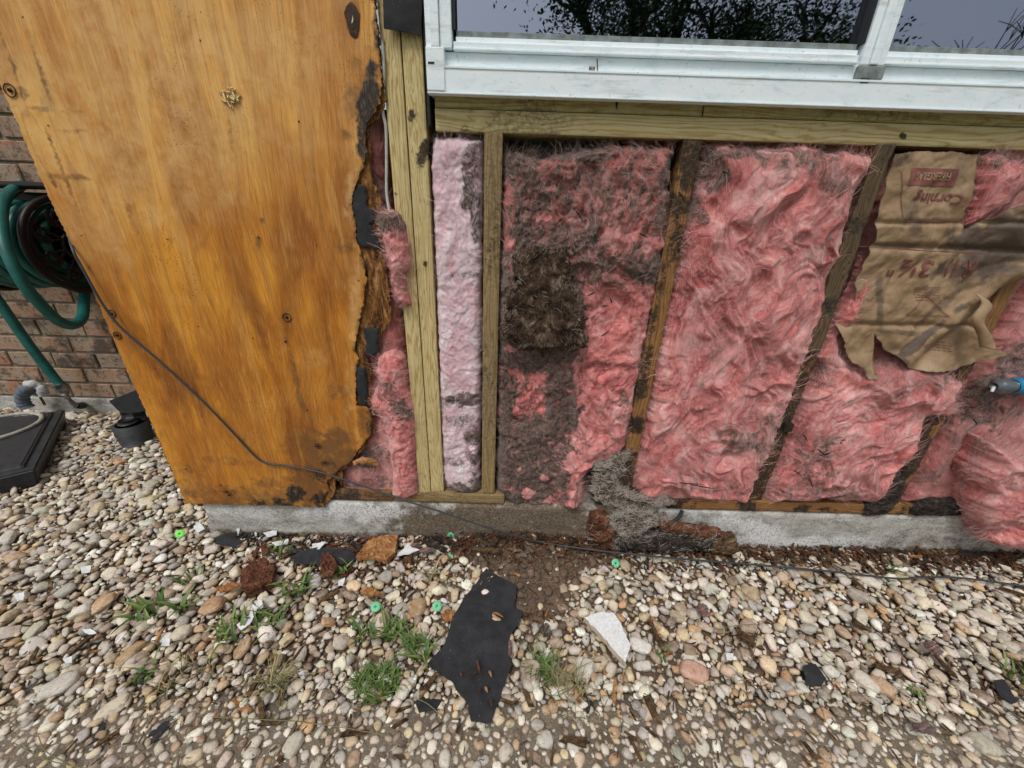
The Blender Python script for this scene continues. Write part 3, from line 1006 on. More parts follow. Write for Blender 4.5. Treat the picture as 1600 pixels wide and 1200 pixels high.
NR = np.random.default_rng(11)
rad1 = np.clip(NR.lognormal(math.log(0.0056), 0.45, 31000), 0.0036, 0.020)
sc1 = scatter((-3.0, 2.2), (PATH_Y, 0.775), rad1, keep_gravel, 0.84, 7, 1)
r_ = NR
n1 = len(sc1)
asp = r_.uniform(0.50, 0.95, n1)
A_ = sc1[:, 2] * r_.uniform(1.05, 1.45, n1); B_ = A_ * asp; C_ = A_ * r_.uniform(0.34, 0.60, n1)
pos = np.stack([sc1[:, 0], sc1[:, 1], ground_z(sc1[:, 0], sc1[:, 1]) + C_ * 0.75 + r_.uniform(0, 0.006, n1)], 1)
yaw = r_.uniform(0, math.pi, n1); tl = r_.normal(0, 0.32, n1); rl = r_.normal(0, 0.32, n1)
cl = colours(n1, 5)
big = sc1[:, 2] > 0.0150
build_pebbles('gravel', pos[big], A_[big], B_[big], C_[big], yaw[big], tl[big], rl[big], cl[big], 3, M['pebble'], seed=3)
for sm, sub in ((~big & (sc1[:, 2] > 0.0050), 2), (sc1[:, 2] <= 0.0050, 1)):
    build_pebbles('gravel', pos[sm], A_[sm], B_[sm], C_[sm], yaw[sm], tl[sm], rl[sm], cl[sm], sub, M['pebble'], seed=5)
# an upper scatter lying on the others
n2 = 1500
x2 = r_.uniform(-2.9, 2.1, n2); y2 = r_.uniform(PATH_Y - 0.04, 0.76, n2)
kp = np.array([keep_gravel(a, b, 0.01) for a, b in zip(x2, y2)]); x2, y2 = x2[kp], y2[kp]; n2 = len(x2)
A2 = r_.uniform(0.008, 0.019, n2)
build_pebbles('gravel', np.stack([x2, y2, ground_z(x2, y2) + 0.013 + A2 * 0.3], 1), A2, A2 * r_.uniform(0.55, 0.9, n2), A2 * r_.uniform(0.35, 0.55, n2),
              r_.uniform(0, 3.14, n2), r_.normal(0, 0.3, n2), r_.normal(0, 0.3, n2), colours(n2, 8), 2, M['pebble'], seed=9)
# the exposed aggregate of the path
rad3 = np.clip(NR.lognormal(math.log(0.0050), 0.36, 12000), 0.0028, 0.013)
sc3 = scatter((-1.4, 1.6), (-0.85, PATH_Y + 0.03), rad3, lambda x, y, r: True, 0.98, 4, 2)
n3 = len(sc3)
A3 = sc3[:, 2] * r_.uniform(1.0, 1.4, n3); C3 = A3 * 0.5
pz = np.stack([sc3[:, 0], sc3[:, 1], path_z(sc3[:, 0], sc3[:, 1]) + C3 * 0.15 - 0.001], 1); cl3 = colours(n3, 12); ya3 = r_.uniform(0, 3.14, n3); bb3 = A3 * r_.uniform(0.6, 0.9, n3); t3 = r_.normal(0, 0.1, n3)
for sel, sub in ((sc3[:, 2] > 0.0062, 2), (sc3[:, 2] <= 0.0062, 1)):
    build_pebbles('aggregate', pz[sel], A3[sel], bb3[sel], C3[sel], ya3[sel], t3[sel], t3[sel] * 0.5, cl3[sel], sub, M['pebble'], seed=14 + sub)
# loose stones lying over the path edge
n4 = 420
x4 = r_.uniform(-1.3, 1.5, n4); y4 = PATH_Y - np.abs(r_.normal(0, 0.06, n4))
A4 = r_.uniform(0.006, 0.015, n4)
build_pebbles('gravel', np.stack([x4, y4, path_z(x4, y4) + A4 * 0.45], 1), A4, A4 * r_.uniform(0.55, 0.9, n4), A4 * 0.45,
              r_.uniform(0, 3.14, n4), r_.normal(0, 0.1, n4), r_.normal(0, 0.1, n4), colours(n4, 13), 2, M['pebble'], seed=15)

# soil clods in the bare patch
n5 = 1150
x5, y5 = [], []
while len(x5) < n5:
    c, rx, ry = SOILC[random.randrange(4)]
    x = c[0] + random.gauss(0, rx * 0.62); y = c[1] + random.gauss(0, ry * 0.7)
    if y < -0.006: x5.append(x); y5.append(y)
x5, y5 = np.array(x5), np.array(y5)
A5 = np.clip(r_.lognormal(math.log(0.005), 0.5, n5), 0.002, 0.016)
soilcol = np.array((0.17, 0.118, 0.082)) * r_.uniform(0.7, 1.35, n5)[:, None]
build_pebbles('soil_clods', np.stack([x5, y5, ground_z(x5, y5) + A5 * 0.4], 1), A5, A5 * 0.8, A5 * 0.65, r_.uniform(0, 3.14, n5), r_.normal(0, 0.5, n5), r_.normal(0, 0.5, n5), soilcol, 2 if False else 2,
              M['soil'], seed=19)

# singled-out stones
STONES = [
    (1083, 1050, 21, 17, 20, (0.50, 0.28, 0.20), 'large flat pink-orange stone low in the gravel right of the grass tuft'),
    (92, 1073, 24, 14, -40, (0.50, 0.47, 0.41), 'large pale grey oval stone near the left edge of the path'),
    (177, 1107, 24, 11, -50, (0.55, 0.50, 0.38), 'long cream stone lying just above the path at lower left'),
    (333, 947, 19, 13, -35, (0.42, 0.24, 0.12), 'rust-orange blunt stone among leaves beside two tan ones'),
    (459, 1163, 13, 20, 10, (0.48, 0.45, 0.36), 'pale oval stone set in the path at bottom, left of centre'),
    (1535, 1163, 17, 14, 0, (0.40, 0.37, 0.28), 'round khaki stone on the path at the lower right'),
    (1352, 1065, 13, 17, -20, (0.60, 0.55, 0.45), 'large cream stone beside the black scrap at right'),
    (1378, 1073, 13, 15, -20, (0.46, 0.30, 0.18), 'tan-orange stone touching the large cream stone at right'),
    (203, 1022, 12, 16, 10, (0.36, 0.23, 0.10), 'upright brown-yellow stone in the left gravel'),
    (163, 942, 14, 14, 0, (0.50, 0.32, 0.17), 'blocky amber stone in the left gravel'),
    (283, 990, 13, 12, 0, (0.56, 0.50, 0.38), 'smooth cream dome-shaped stone under green leaves'),
    (1000, 1010, 17, 11, 20, (0.68, 0.66, 0.62), 'white rounded stone just right of the white foam piece'),
]
for i, (px, py, rx, ry, ang, colr, lab) in enumerate(STONES):
    g = G(px, py, 0.006); e = G(px + rx, py, 0.006); e2 = G(px, py + ry, 0.006)
    a_ = np.linalg.norm(e - g); b_ = np.linalg.norm(e2 - g)
    sh, f = pebble_shapes(3, 24, 3)
    v = sh[(i * 5) % 24] * np.array([a_, b_, min(a_, b_) * 0.55])
    t = R(-ang); v = np.stack([v[:, 0] * math.cos(t) - v[:, 1] * math.sin(t), v[:, 0] * math.sin(t) + v[:, 1] * math.cos(t), v[:, 2]], 1)
    o = mobj('stone', v, f, M['pebble'], None, {'pc': np.tile(colr, (len(v), 1))})
    o.location = g + np.array([0, 0, 0.002])
    tag(o, lab, 'stone', 'singled-out larger stones in the gravel')

# ================================================================== FOOTING
def footing_dirt(V, d):
    px, py = project(V)
    m_ = blobs(V, [(780, 815, 185, 34, 0, 1.2), (900, 830, 110, 40, 0, 1.2), (1050, 840, 110, 26, 0, 0.9), (1450, 850, 100, 12, 0, .5)], 3.0, 0.5, 14, 0.25)
    low = sstep(0.035, 0.0, V[:, 2] + 0.01 * fbm(V[:, 0] * 20, V[:, 2] * 20, 1.0, 3)) * 0.95
    return np.maximum(m_, np.maximum(low, 0.18))


XL = float(W(318, 800)[0])
o, *_ = wall_sheet('foundation', [(XL, -0.03), (2.5, -0.03), (2.5, 0.1435), (XL, 0.1435)],
                   lambda x, z, d: -0.002 + 0.003 * fbm(x * 12, z * 12, 4.0, 4) + 0.010 * sstep(0.012, 0.0, d) * (z > 0.05), 0.35, M['conc'], None, 0.006, 0.0015, 30, 2.0,
                   {'dirt': footing_dirt, 'white': lambda V, d: blobs(V, [(560, 800, 75, 12, 0, 1), (1180, 830, 70, 16, 15, 0.9), (1260, 850, 120, 12, 0, 0.8), (380, 800, 50, 10, 0, 0.5)], 7.0)})
tag(o, kind='structure')
top = mobj('foundation', [(XL, 0.008, 0.1425), (2.5, 0.008, 0.1425), (2.5, 0.8, 0.1425), (XL, 0.8, 0.1425), (XL, 0.008, -0.02), (XL, 0.8, -0.02)], [(0, 1, 2, 3), (0, 3, 5, 4)], M['conc'])
tag(top, kind='structure')

# ================================================================== FRAMED WALL
wall = thing('framed_wall', 'opened wall framing of treated and old studs standing on the concrete footing', 'wall', (0, 0, 0.14))


def board_pts(lb, lt, rb, rt, y, depth, mat, name, paint=None, seed=0.0, label=None, horizontal=False, amp=0.0006, ragged=0.0, parent=wall, step=0.005, extra_bulge=0.0):
    """front face through four (x,z) corners, depth behind it"""
    poly = [lb, rb, rt, lt]
    lbv = np.array(lb); ax = np.array(lt) - lbv if not horizontal else np.array(rb) - lbv
    L = np.linalg.norm(ax); ax = ax / L; pr = np.array([ax[1], -ax[0]]) if not horizontal else np.array([-ax[1], ax[0]])

    def gc(V):
        q = V[:, [0, 2]] - lbv
        return np.stack([q @ pr + seed * 0.731, q @ ax + seed, V[:, 1]], 1)

    def yf(x, z, d):
        e = 0.0022 * sstep(0.0035, 0.0, d)
        return y + e + amp * fbm(x * 25, z * 25, seed, 3) + ragged * 0.35 * np.abs(fbm(x * 60, z * 9, seed + 3, 4, 0.65)) - extra_bulge
    p = dict(dark=lambda V, d: np.zeros(len(V)), grime=lambda V, d: np.full(len(V), 0.12))
    p.update(paint or {})
    o, *_ = wall_sheet(name, poly, yf, y + depth, mat, parent, step, ragged, 30, seed, p, gc=gc)
    if label: o['label'] = label
    return o


def xz(px, py, y=0.0):
    p = W(px, py, y); return (float(p[0]), float(p[2]))


ZT = 1.108   # underside of the header

# two new studs side by side, running past the window
board_pts(xz(655, 773), (-0.266, 2.2), (-0.2285, 0.1815), (-0.2265, 2.2), 0.0, 0.089, M['treated'], 'stud', dict(
    dark=lambda V, d: blobs(V, [(641, 176, 5, 9, 0, 1), (619, 303, 3, 3, 0, 1)], 1, 0.3, 60), grime=lambda V, d: np.full(len(V), 0.10)), 1.0, 'new yellow treated stud, left of the pair')
board_pts((-0.2262, 0.1815), (-0.2232, 2.2), (-0.1895, 0.1815), (-0.182, 2.2), 0.001, 0.089, M['treated'], 'stud', dict(
    dark=lambda V, d: blobs(V, [(643, 180, 6, 11, 0, 1), (662, 240, 10, 21, 15, 1), (665, 412, 4, 4, 0, 1)], 1, 0.3, 60)), 2.0, 'new greenish treated stud, right of the pair')
# mouldy stud between the pale batt and the dirty bay
board_pts((-0.0745, 0.1815), (-0.0665, ZT), (-0.0365, 0.1815), (-0.0285, ZT), 0.0, 0.089, M['oldstud'], 'stud', dict(
    dark=lambda V, d: blobs(V, [(770, 395, 16, 30, 0, 0.45), (760, 590, 14, 22, 0, 0.35), (775, 350, 6, 60, 0, 0.4)], 5),
    grime=lambda V, d: 0.45 + 0.5 * blobs(V, [(770, 300, 40, 120), (765, 620, 40, 80)], 8)), 3.0, 'mouldy yellow stud right of the pale batt')
# orange old stud
board_pts((0.3345, 0.1815), (0.3475, ZT), (0.3725, 0.1815), (0.3865, ZT), 0.0, 0.089, M['orange'], 'stud', dict(
    dark=lambda V, d: blobs(V, [(1085, 245, 30, 75, 0, 0.95), (1066, 322, 26, 24, 0, 0.9), (1060, 370, 18, 40, 0, 0.75), (1035, 440, 7, 80, 12, .6), (1012, 540, 6, 120, 12, .5), (1018, 490, 8, 10, 0, 0.7), (1005, 600, 12, 22, 0, 0.95), (1012, 560, 7, 30, 10, 0.7), (985, 750, 30, 50, 0, 0.9), (992, 662, 20, 16, 0, 0.9)], 5)),
    4.0, 'orange-brown old stud with black burn-like stains')
# rotted stud
board_pts((0.737, 0.1815), (0.747, 0.66), (0.776, 0.1815), (0.786, 0.66), 0.002, 0.085, M['orange'], 'stud', dict(
    dark=lambda V, d: blobs(V, [(1200, 730, 60, 100, 0, 0.85), (1235, 640, 30, 60, 0, 0.9), (1265, 560, 25, 60, 0, 0.75)], 6)), 5.0, 'lower half of the rotted stud, dark and stained', ragged=0.004)
board_pts((0.742, 0.655), (0.748, ZT), (0.783, 0.655), (0.785, ZT), -0.004, 0.08, M['rotstud'], 'stud', dict(
    dark=lambda V, d: blobs(V, [(1335, 350, 14, 12, 0, 1), (1290, 475, 16, 14, 0, 0.9), (1385, 250, 16, 30, 0, 0.5)], 6), grime=lambda V, d: np.full(len(V), 0.85)), 6.0,
    'upper half of the rotted stud, grey-brown and crumbling', ragged=0.0035, step=0.0035)
# stud at the right with tar
board_pts((1.158, 0.1815), (1.166, ZT), (1.196, 0.1815), (1.204, ZT), 0.004, 0.085, M['orange'], 'stud', dict(
    dark=lambda V, d: blobs(V, [(1385, 780, 60, 60, 0, 1), (1420, 700, 40, 60, 0, 1), (1480, 640, 60, 26, 0, 0.9), (1510, 590, 40, 30, 0, 0.7)], 9, 0.8),
    grime=lambda V, d: np.full(len(V), 0.5)), 7.0, 'tar-blackened stud right of the paper facing', ragged=0.003)
board_pts((1.57, 0.1815), (1.575, ZT), (1.608, 0.1815), (1.613, ZT), 0.004, 0.085, M['oldstud'], 'stud', None, 8.0)
# stud in the corner behind the plywood
board_pts((-0.92, 0.1815), (-0.92, 2.2), (-0.88, 0.1815), (-0.88, 2.2), 0.0, 0.089, M['oldstud'], 'stud', None, 9.0)
board_pts((-0.62, 0.1815), (-0.62, 2.2), (-0.58, 0.1815), (-0.58, 2.2), 0.0, 0.089, M['oldstud'], 'stud', None, 10.0)
# bottom plates
xp = xz(788, 780)[0]
board_pts((-0.34, 0.1445), (-0.34, 0.1812), (xp, 0.1445), (xp, 0.1812), -0.002, 0.089, M['oldstud'], 'bottom_plate', dict(
    dark=lambda V, d: blobs(V, [(700, 785, 60, 5, 0, 0.3)], 2), grime=lambda V, d: np.full(len(V), 0.7)), 11.0, 'new yellow bottom plate under the pair of studs', horizontal=True)
board_pts((-0.93, 0.1445), (-0.93, 0.1812), (-0.343, 0.1445), (-0.343, 0.1812), -0.002, 0.089, M['orange'], 'bottom_plate', dict(
    dark=lambda V, d: blobs(V, [(590, 775, 30, 10, 0, 0.4), (545, 780, 30, 14, 0, 0.9)], 2), grime=lambda V, d: np.full(len(V), 0.7)), 12.0, 'old brown bottom plate under the plywood', horizontal=True)
xr0 = xz(1045, 785)[0]
board_pts((xr0, 0.1445), (xr0, 0.1812), (2.4, 0.1445), (2.4, 0.1812), -0.003, 0.089, M['orange'], 'bottom_plate', dict(
    dark=lambda V, d: blobs(V, [(1035, 785, 45, 16, 0, 1), (1168, 792, 16, 22, 0, 1), (1252, 795, 14, 6, 0, 1), (1370, 800, 28, 20, 0, 1), (1470, 800, 55, 22, 0, 1), (1290, 797, 20, 5, 0, .7)], 4, 0.6, 30)), 13.0,
    'orange-brown bottom plate with black tar stains', horizontal=True, ragged=0.0012)
# header: two boards under the window
xh = xz(680, 190)[0]
board_pts((xh, ZT), (xh, 1.1462), (2.4, ZT), (2.4, 1.1462), 0.0, 0.089, M['beam'], 'header_board', dict(
    dark=lambda V, d: blobs(V, [(1411, 213, 6, 6, 40, 1), (1399, 216, 10, 5, 40, .25), (740, 200, 40, 10, 0, .3)], 4, 0.25, 80, 0.2), grime=lambda V, d: np.clip(0.10 + 0.8 * blobs(V, [(830, 190, 60, 30)], 3), 0, 1)), 14.0,
    'lower header board with a black knot', horizontal=True)
xj = xz(1102, 165)[0]
for (a, b, s) in ((xh, xj - 0.0015, 15.0), (xj + 0.0015, 2.4, 16.0)):
    board_pts((a, 1.1482), (a, 1.178), (b, 1.1482), (b, 1.178), 0.004, 0.085, M['beam'], 'header_board', dict(
        grime=lambda V, d: np.clip(0.35 + 0.6 * blobs(V, [(825, 165, 40, 30), (1370, 178, 90, 10)], 3), 0, 1)), s, 'upper header board tucked under the window sill', horizontal=True)
# dark sheeting behind the cavities and the side return
mobj('sheeting', [(-0.93, 0.0925, 0.145), (2.4, 0.0925, 0.145), (2.4, 0.0925, 1.16), (-0.93, 0.0925, 1.16)], [(0, 1, 2, 3)], M['poly'], wall)
side_wall = box('side_sheathing', -0.9455, -0.9335, 0.0, 0.78, 0.11, 2.3, M['plycore'], wall, 0.001)

# knot hole pieces and cut nail plates
for (px, py, s_) in ((994, 662, 0.011), (1231, 667, 0.011), (1413, 740, 0.012)):
    c_ = W(px, py, -0.006)
    box('metal_bracket', c_[0] - s_, c_[0] + s_, -0.012, 0.0005, c_[2] - s_ * 1.1, c_[2] + s_ * 1.1, M['screw'], wall, 0.0012)

# ================================================================== WINDOW
WX0 = xz(667, 100, -0.02)[0]
WX1 = 2.42
win = thing('window', 'white aluminium double window above the opened wall', 'window', ((WX0 + WX1) / 2, 0, 1.17))


def zat(py, y, px=1000): return float(W(px, py, y)[2])


z0 = zat(157, -0.026); z1 = zat(115, -0.026); z2 = zat(93, -0.012); z3 = zat(75, -0.016); z4 = zat(58, -0.002)


def rail(name, x0, x1, y0, y1, za, zb, mat, parent=win, bev=0.0015, seed=0):
    return box(name, x0, x1, y0, y1, za, zb, mat, parent, bev)


rail('sill_flange', WX0 + 0.012, WX1, -0.026, 0.03, z0 + 0.0035, z1, M['white'])
rail('sill_drip_edge', WX0, WX1, -0.0285, -0.010, z0, z0 + 0.0032, M['white'], bev=0.001)
rail('sill_channel', WX0 + 0.012, WX1, -0.012, 0.03, z1 + 0.0004, z2 + 0.002, M['white'])
for zz in (z1 - 0.0006, ):
    rail('channel_lip', WX0 + 0.012, WX1, -0.0275, -0.0245, zz - 0.001, zz + 0.0026, M['white'], bev=0.0006)
# corner block lower left
rail('corner_block', WX0, WX0 + 0.0345, -0.0295, 0.03, z0 + 0.004, z2 + 0.004, M['white'], bev=0.002)
rail('corner_slot', WX0 + 0.004, WX0 + 0.016, -0.0300, -0.0288, z1 + 0.003, z1 + 0.0065, M['gasket'], bev=0)
mx0b = xz(1349, 85, -0.018)[0]; mx1b = xz(1386, 88, -0.018)[0]
gl_y = 0.004
jx = xz(705, 30, -0.02)[0]
# left jamb in three ribs, mullion in three ribs, head
TOP = 2.25
for k, (a, b, yy) in enumerate(((WX0, WX0 + 0.010, -0.022), (WX0 + 0.0105, WX0 + 0.026, -0.028), (WX0 + 0.0265, jx, -0.022))):
    rail('jamb_rib', a, b, yy, 0.03, z2 + 0.0045, TOP, M['white'])
rail('gasket', jx + 0.0005, jx + 0.006, -0.014, 0.02, z4 - 0.002, TOP, M['gasket'], bev=0)
w_ = (mx1b - mx0b)
for k in range(3):
    rail('mullion_rib', mx0b + w_ * k / 3 + 0.0008, mx0b + w_ * (k + 1) / 3 - 0.0004, -0.024 if k == 1 else -0.019, 0.03, z2 + 0.001, TOP, M['white'], bev=0.0018)
rail('mullion_foot', mx0b - 0.003, mx1b + 0.003, -0.0225, -0.0125, z1 + 0.004, z2 + 0.0005, M['bead'], bev=0.003)
rail('drain_slot', mx0b + 0.004, mx0b + 0.020, -0.0268, -0.0259, z1 - 0.003, z1 + 0.004, M['gasket'], bev=0)
rail('head_rail', WX0, WX1, -0.024, 0.03, TOP + 0.0005, TOP + 0.05, M['white'])
rail('gasket', mx0b - 0.006, mx0b - 0.0005, -0.014, 0.02, z4 - 0.002, TOP, M['gasket'], bev=0)
for (a, b) in ((jx + 0.0065, mx0b - 0.0065), (mx1b + 0.003, WX1)):
    rail('sash_rail', a - 0.004, b, -0.018, 0.03, z2 + 0.0025, z3, M['white'], bev=0.001)
    rail('sash_lip', a - 0.004, b, -0.0205, -0.0172, z2 + 0.003, z2 + 0.0062, M['white'], bev=0.0006)
    rail('sash_step', a, b, -0.011, 0.03, z3 + 0.0003, z3 + (z4 - z3) * 0.45, M['white'], bev=0.0008)
    rail('glazing_bead', a, b, -0.004, 0.028, z3 + (z4 - z3) * 0.45 + 0.0003, z4, M['bead'], bev=0.001)
    g_ = mobj('glass_pane', [(a, gl_y, z4 - 0.002), (b, gl_y, z4 - 0.002), (b, gl_y, TOP), (a, gl_y, TOP)], [(0, 1, 2, 3)], M['glass'], win)
# peeled putty and joints on the sill
tube('joint_line', [W(933, 92, -0.0135), W(933.5, 111, -0.0135)], 0.0009, M['gasket'], win, 5, sub=0)
rail('putty', xz(921, 100, -0.013)[0], xz(930, 100, -0.013)[0], -0.0145, -0.0115, z1 + 0.004, z1 + 0.012, M['rotgrey'], bev=0.001)
tube('felt_tab', [W(958, 150, -0.003), W(964, 158, -0.004), W(963, 172, -0.002)], np.array([0.004, 0.0035, 0.0005]), M['tar'], win, 6, sub=0)
# room behind the glass
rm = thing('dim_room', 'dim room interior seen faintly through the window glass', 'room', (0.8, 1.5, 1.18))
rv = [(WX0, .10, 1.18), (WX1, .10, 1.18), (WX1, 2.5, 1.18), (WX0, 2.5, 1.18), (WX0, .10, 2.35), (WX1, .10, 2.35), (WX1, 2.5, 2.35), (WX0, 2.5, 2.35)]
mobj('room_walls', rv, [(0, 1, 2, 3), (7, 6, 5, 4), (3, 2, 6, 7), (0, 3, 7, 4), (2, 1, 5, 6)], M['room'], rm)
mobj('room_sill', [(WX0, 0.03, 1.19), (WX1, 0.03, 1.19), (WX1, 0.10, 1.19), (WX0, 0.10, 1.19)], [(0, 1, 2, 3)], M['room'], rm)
cxa = xz(1297, 60, 0.06)[0]; cxb = xz(1335, 60, 0.06)[0]
cv, cf = [], []
for i in range(25):
    t = i / 24
    for zz in (1.2, 2.3): cv.append((cxa + (cxb - cxa) * t, 0.06 + 0.006 * math.sin(t * 22), zz))
    if i: cf.append((2 * i - 2, 2 * i, 2 * i + 1, 2 * i - 1))
cu = mobj('curtain', cv, cf, M['curtain'])
tag(cu, 'narrow green curtain strip just inside the left pane near the mullion', 'curtain')

# black felt strip beside the window and the flap over the studs
fl = thing('felt_flashing', 'black felt paper strip and folded flap at the window side', 'felt paper', (-0.18, -0.01, 1.3))
box('side_strip', xz(664.5, 80)[0] - 0.001, WX0 - 0.001, -0.006, 0.06, 1.115, 2.2, M['tar'], fl, 0.0015)
FP = pw([(598, -260), (668, -260), (661, 0), (657, 54), (640, 52), (601, 45), (600, 10)], -0.012)
wall_sheet('flap', FP, lambda x, z, d: -0.012 + 0.004 * fbm(x * 14, z * 14, 3, 3) - 0.004 * np.sin(z * 40), (0.002,), M['tar'], fl, 0.006, 0.001, 30, 4.0)

# ================================================================== PLYWOOD
ply = thing('plywood_sheet', 'weathered orange plywood sheet with a torn rotten right edge', 'plywood', (-0.6, -0.01, 0.11))
VEN = pw([(72, 300), (137, 435), (185, 550), (240, 670), (290, 787), (507, 793), (504, 779), (514, 765), (510, 754), (520, 742), (536, 730), (550, 720), (556, 708), (565, 697), (580, 678), (580, 650),
          (573, 637), (556, 634), (556, 600), (556, 574), (562, 562), (554, 548), (557, 525), (562, 500), (567, 475), (572, 440), (569, 413), (562, 389), (556, 372), (555, 350), (550, 325), (550, 305), (557, 287),
          (566, 262), (573, 237), (570, 215), (573, 192), (582, 180), (590, 165), (594, 150), (595, 112), (589, 50), (585, 5)], -0.016)
VEN = [(-1.075, 2.3), xz(10, 155, -0.016)] + VEN + [(-0.285, 2.3)]


def ply_y(x, z, d):
    return -0.016 + 0.0012 * fbm(x * 6, z * 4, 2.0, 3) + 0.0010 * sstep(0.003, 0.0, d) - 0.0022 * (x > -0.5) * np.exp(-d / 0.012) * np.clip(fbm(x * 40, z * 16, 8.0, 3), 0, 1)


ply_paint = dict(
    wet=lambda V, d: blobs(V, [(300, 560, 300, 270, 0, 0.95), (480, 480, 110, 200, 0, 0.5)], 1, 0.5, 5, 0.5),
    pale=lambda V, d: np.maximum(blobs(V, [(200, 130, 240, 200, 0, 0.8), (420, 80, 130, 100, 0, 0.5), (110, 260, 60, 160, -20, 0.6)], 2, 0.6, 7, 0.5),
                                 blobs(V, [(556, 250, 9, 60, 0, 0.9), (548, 310, 9, 40, 0, 1), (556, 480, 8, 70, 0, .8), (549, 600, 10, 40, 0, .6), (490, 560, 20, 18, 0, .4), (545, 180, 14, 60, 0, .5)], 2, 0.7, 40, 0.5)),
    stain=lambda V, d: blobs(V, [(400, 782, 150, 22, 0, 0.75), (300, 760, 30, 40, 0, 0.45), (515, 715, 50, 44, -20, 1.0), (480, 690, 40, 30, 0, .5), (300, 600, 40, 60, 0, .25), (485, 770, 44, 40, 0, 1.0), (540, 735, 20, 20, 0, 1.0), (350, 785, 70, 10, 0, 0.8), (430, 760, 50, 20, 0, 0.5), (572, 640, 14, 60, 0, 0.7), (562, 130, 24, 60, 0, 0.5),
                                 (551, 30, 12, 26, 0, 0.8), (538, 210, 16, 12, 0, 0.5), (545, 380, 22, 16, 0, 0.45), (360, 205, 5, 34, -8, 0.6), (462, 590, 6, 60, -14, 0.75), (487, 660, 4, 34, -8, 0.6), (404, 375, 4, 9, 0, .9),
                                 (84, 285, 3, 9, -25, 0.9), (141, 420, 4, 12, -30, 0.9), (410, 345, 5, 5, 0, .7), (530, 610, 18, 16, 0, .4), (60, 170, 60, 3, 4, 0.5), (110, 205, 20, 4, 0, .5), (97, 276, 38, 4, 4, .7), (205, 340, 6, 50, -20, .5),
                                 (350, 720, 50, 6, 5, .45), (60, 100, 2.5, 60, -18, .8), (95, 260, 2.5, 70, -22, .8), (15, 90, 2.2, 40, -20, .8)], 3, 0.5, 18, 0.45),
    dark=lambda V, d: np.maximum((V[:, 0] > -0.52) * (V[:, 2] < 1.6) * (V[:, 0] < -0.25) * np.exp(-d / 0.007) * (0.45 + 0.5 * fbm(V[:, 0] * 20, V[:, 2] * 14, 6.0, 3)), blobs(V, [(577, 150, 15, 44, 4, 0.95), (567, 200, 10, 50, 0, 0.95), (570, 250, 7, 40, 0, 0.7), (462, 773, 17, 13, 0, 1.0), (578, 660, 6, 30, 0, .6), (505, 785, 18, 14, 0, .8), (500, 745, 16, 12, 0, .6), (430, 785, 40, 7, 0, .7), (515, 725, 14, 10, 0, .6), (18, 141, 5, 6, 0, .6), (36, 145, 8, 12, -30, .7)], 4, 0.5, 24, 0.3)))
o, PV, PT, PA, PD = wall_sheet('face_veneer', VEN, ply_y, (0.0035,), M['ply'], ply, 0.0062, 0.0030, 130, 5.0, ply_paint, estep=0.0026)
CORE = pw([(290, 786), (508, 792), (523, 770), (524, 745), (534, 762), (536, 735), (556, 715), (570, 698), (584, 676), (583, 640), (577, 600), (580, 582), (572, 560), (592, 552), (596, 520), (612, 500), (608, 455), (601, 402), (598, 385),
           (590, 350), (590, 336), (596, 318), (590, 300), (578, 270), (580, 237), (575, 215), (577, 193), (590, 182), (598, 172), (601, 150), (598, 112), (591, 50), (586, 5)], -0.010)
CORE = [(-1.07, 2.29), xz(11, 156, -0.010)] + [xz(139, 436, -0.010)] + CORE + [(-0.29, 2.29)]


def layer_y(x, z, d):
    lam = np.floor((x * 70 + 1.6 * fbm(x * 30, z * 9, 1, 4)) * 1.0) % 3
    return -0.0105 + 0.0022 * lam + 0.003 * np.abs(fbm(x * 90, z * 14, 3.0, 3)) * (x > -0.45)


wall_sheet('core_ply', CORE, layer_y, -0.001, M['plycore'], ply, 0.0062, 0.0042, 110, 6.0, estep=0.0028)
for P_, lab, sd in (([(557, 288), (571, 290), (574, 322), (588, 332), (585, 345), (580, 352), (592, 378), (598, 392), (583, 388), (563, 386), (557, 372), (556, 350), (551, 325), (551, 306)], 'upper torn black felt patch', 1.),
                    ([(566, 512), (592, 513), (591, 550), (580, 558), (570, 553), (572, 535)], 'middle small black felt patch', 2.),
                    ([(556, 573), (570, 576), (574, 600), (572, 634), (562, 635), (557, 600)], 'lower narrow black felt patch', 3.),
                    ([(563, 660), (569, 658), (568, 667), (564, 667)], 'tiny black felt spot', 4.)):
    o, *_ = wall_sheet('felt_patch', pw(P_, -0.015), lambda x, z, d: -0.0155 + 0.002 * fbm(x * 40, z * 18, sd, 3) + 0.002 * sstep(.002, 0, d), (0.002,), M['tar'], ply, 0.003, 0.0030, 170, sd, estep=0.002)
    o['label'] = lab
# ply end grain ledge torn at the top
for k in range(14):
    t = k / 13
    a = W(573 + 3 * math.sin(k), 182 + t * 14, -0.012); b = W(598 - t * 6, 171 + t * 14, -0.006)
    tube('splinter', [a, (a + b) / 2 + np.array([0, -0.001, 0.0005]), b], np.array([0.0009, 0.0012, 0.0006]), M['plycore'], ply, 5, sub=0)
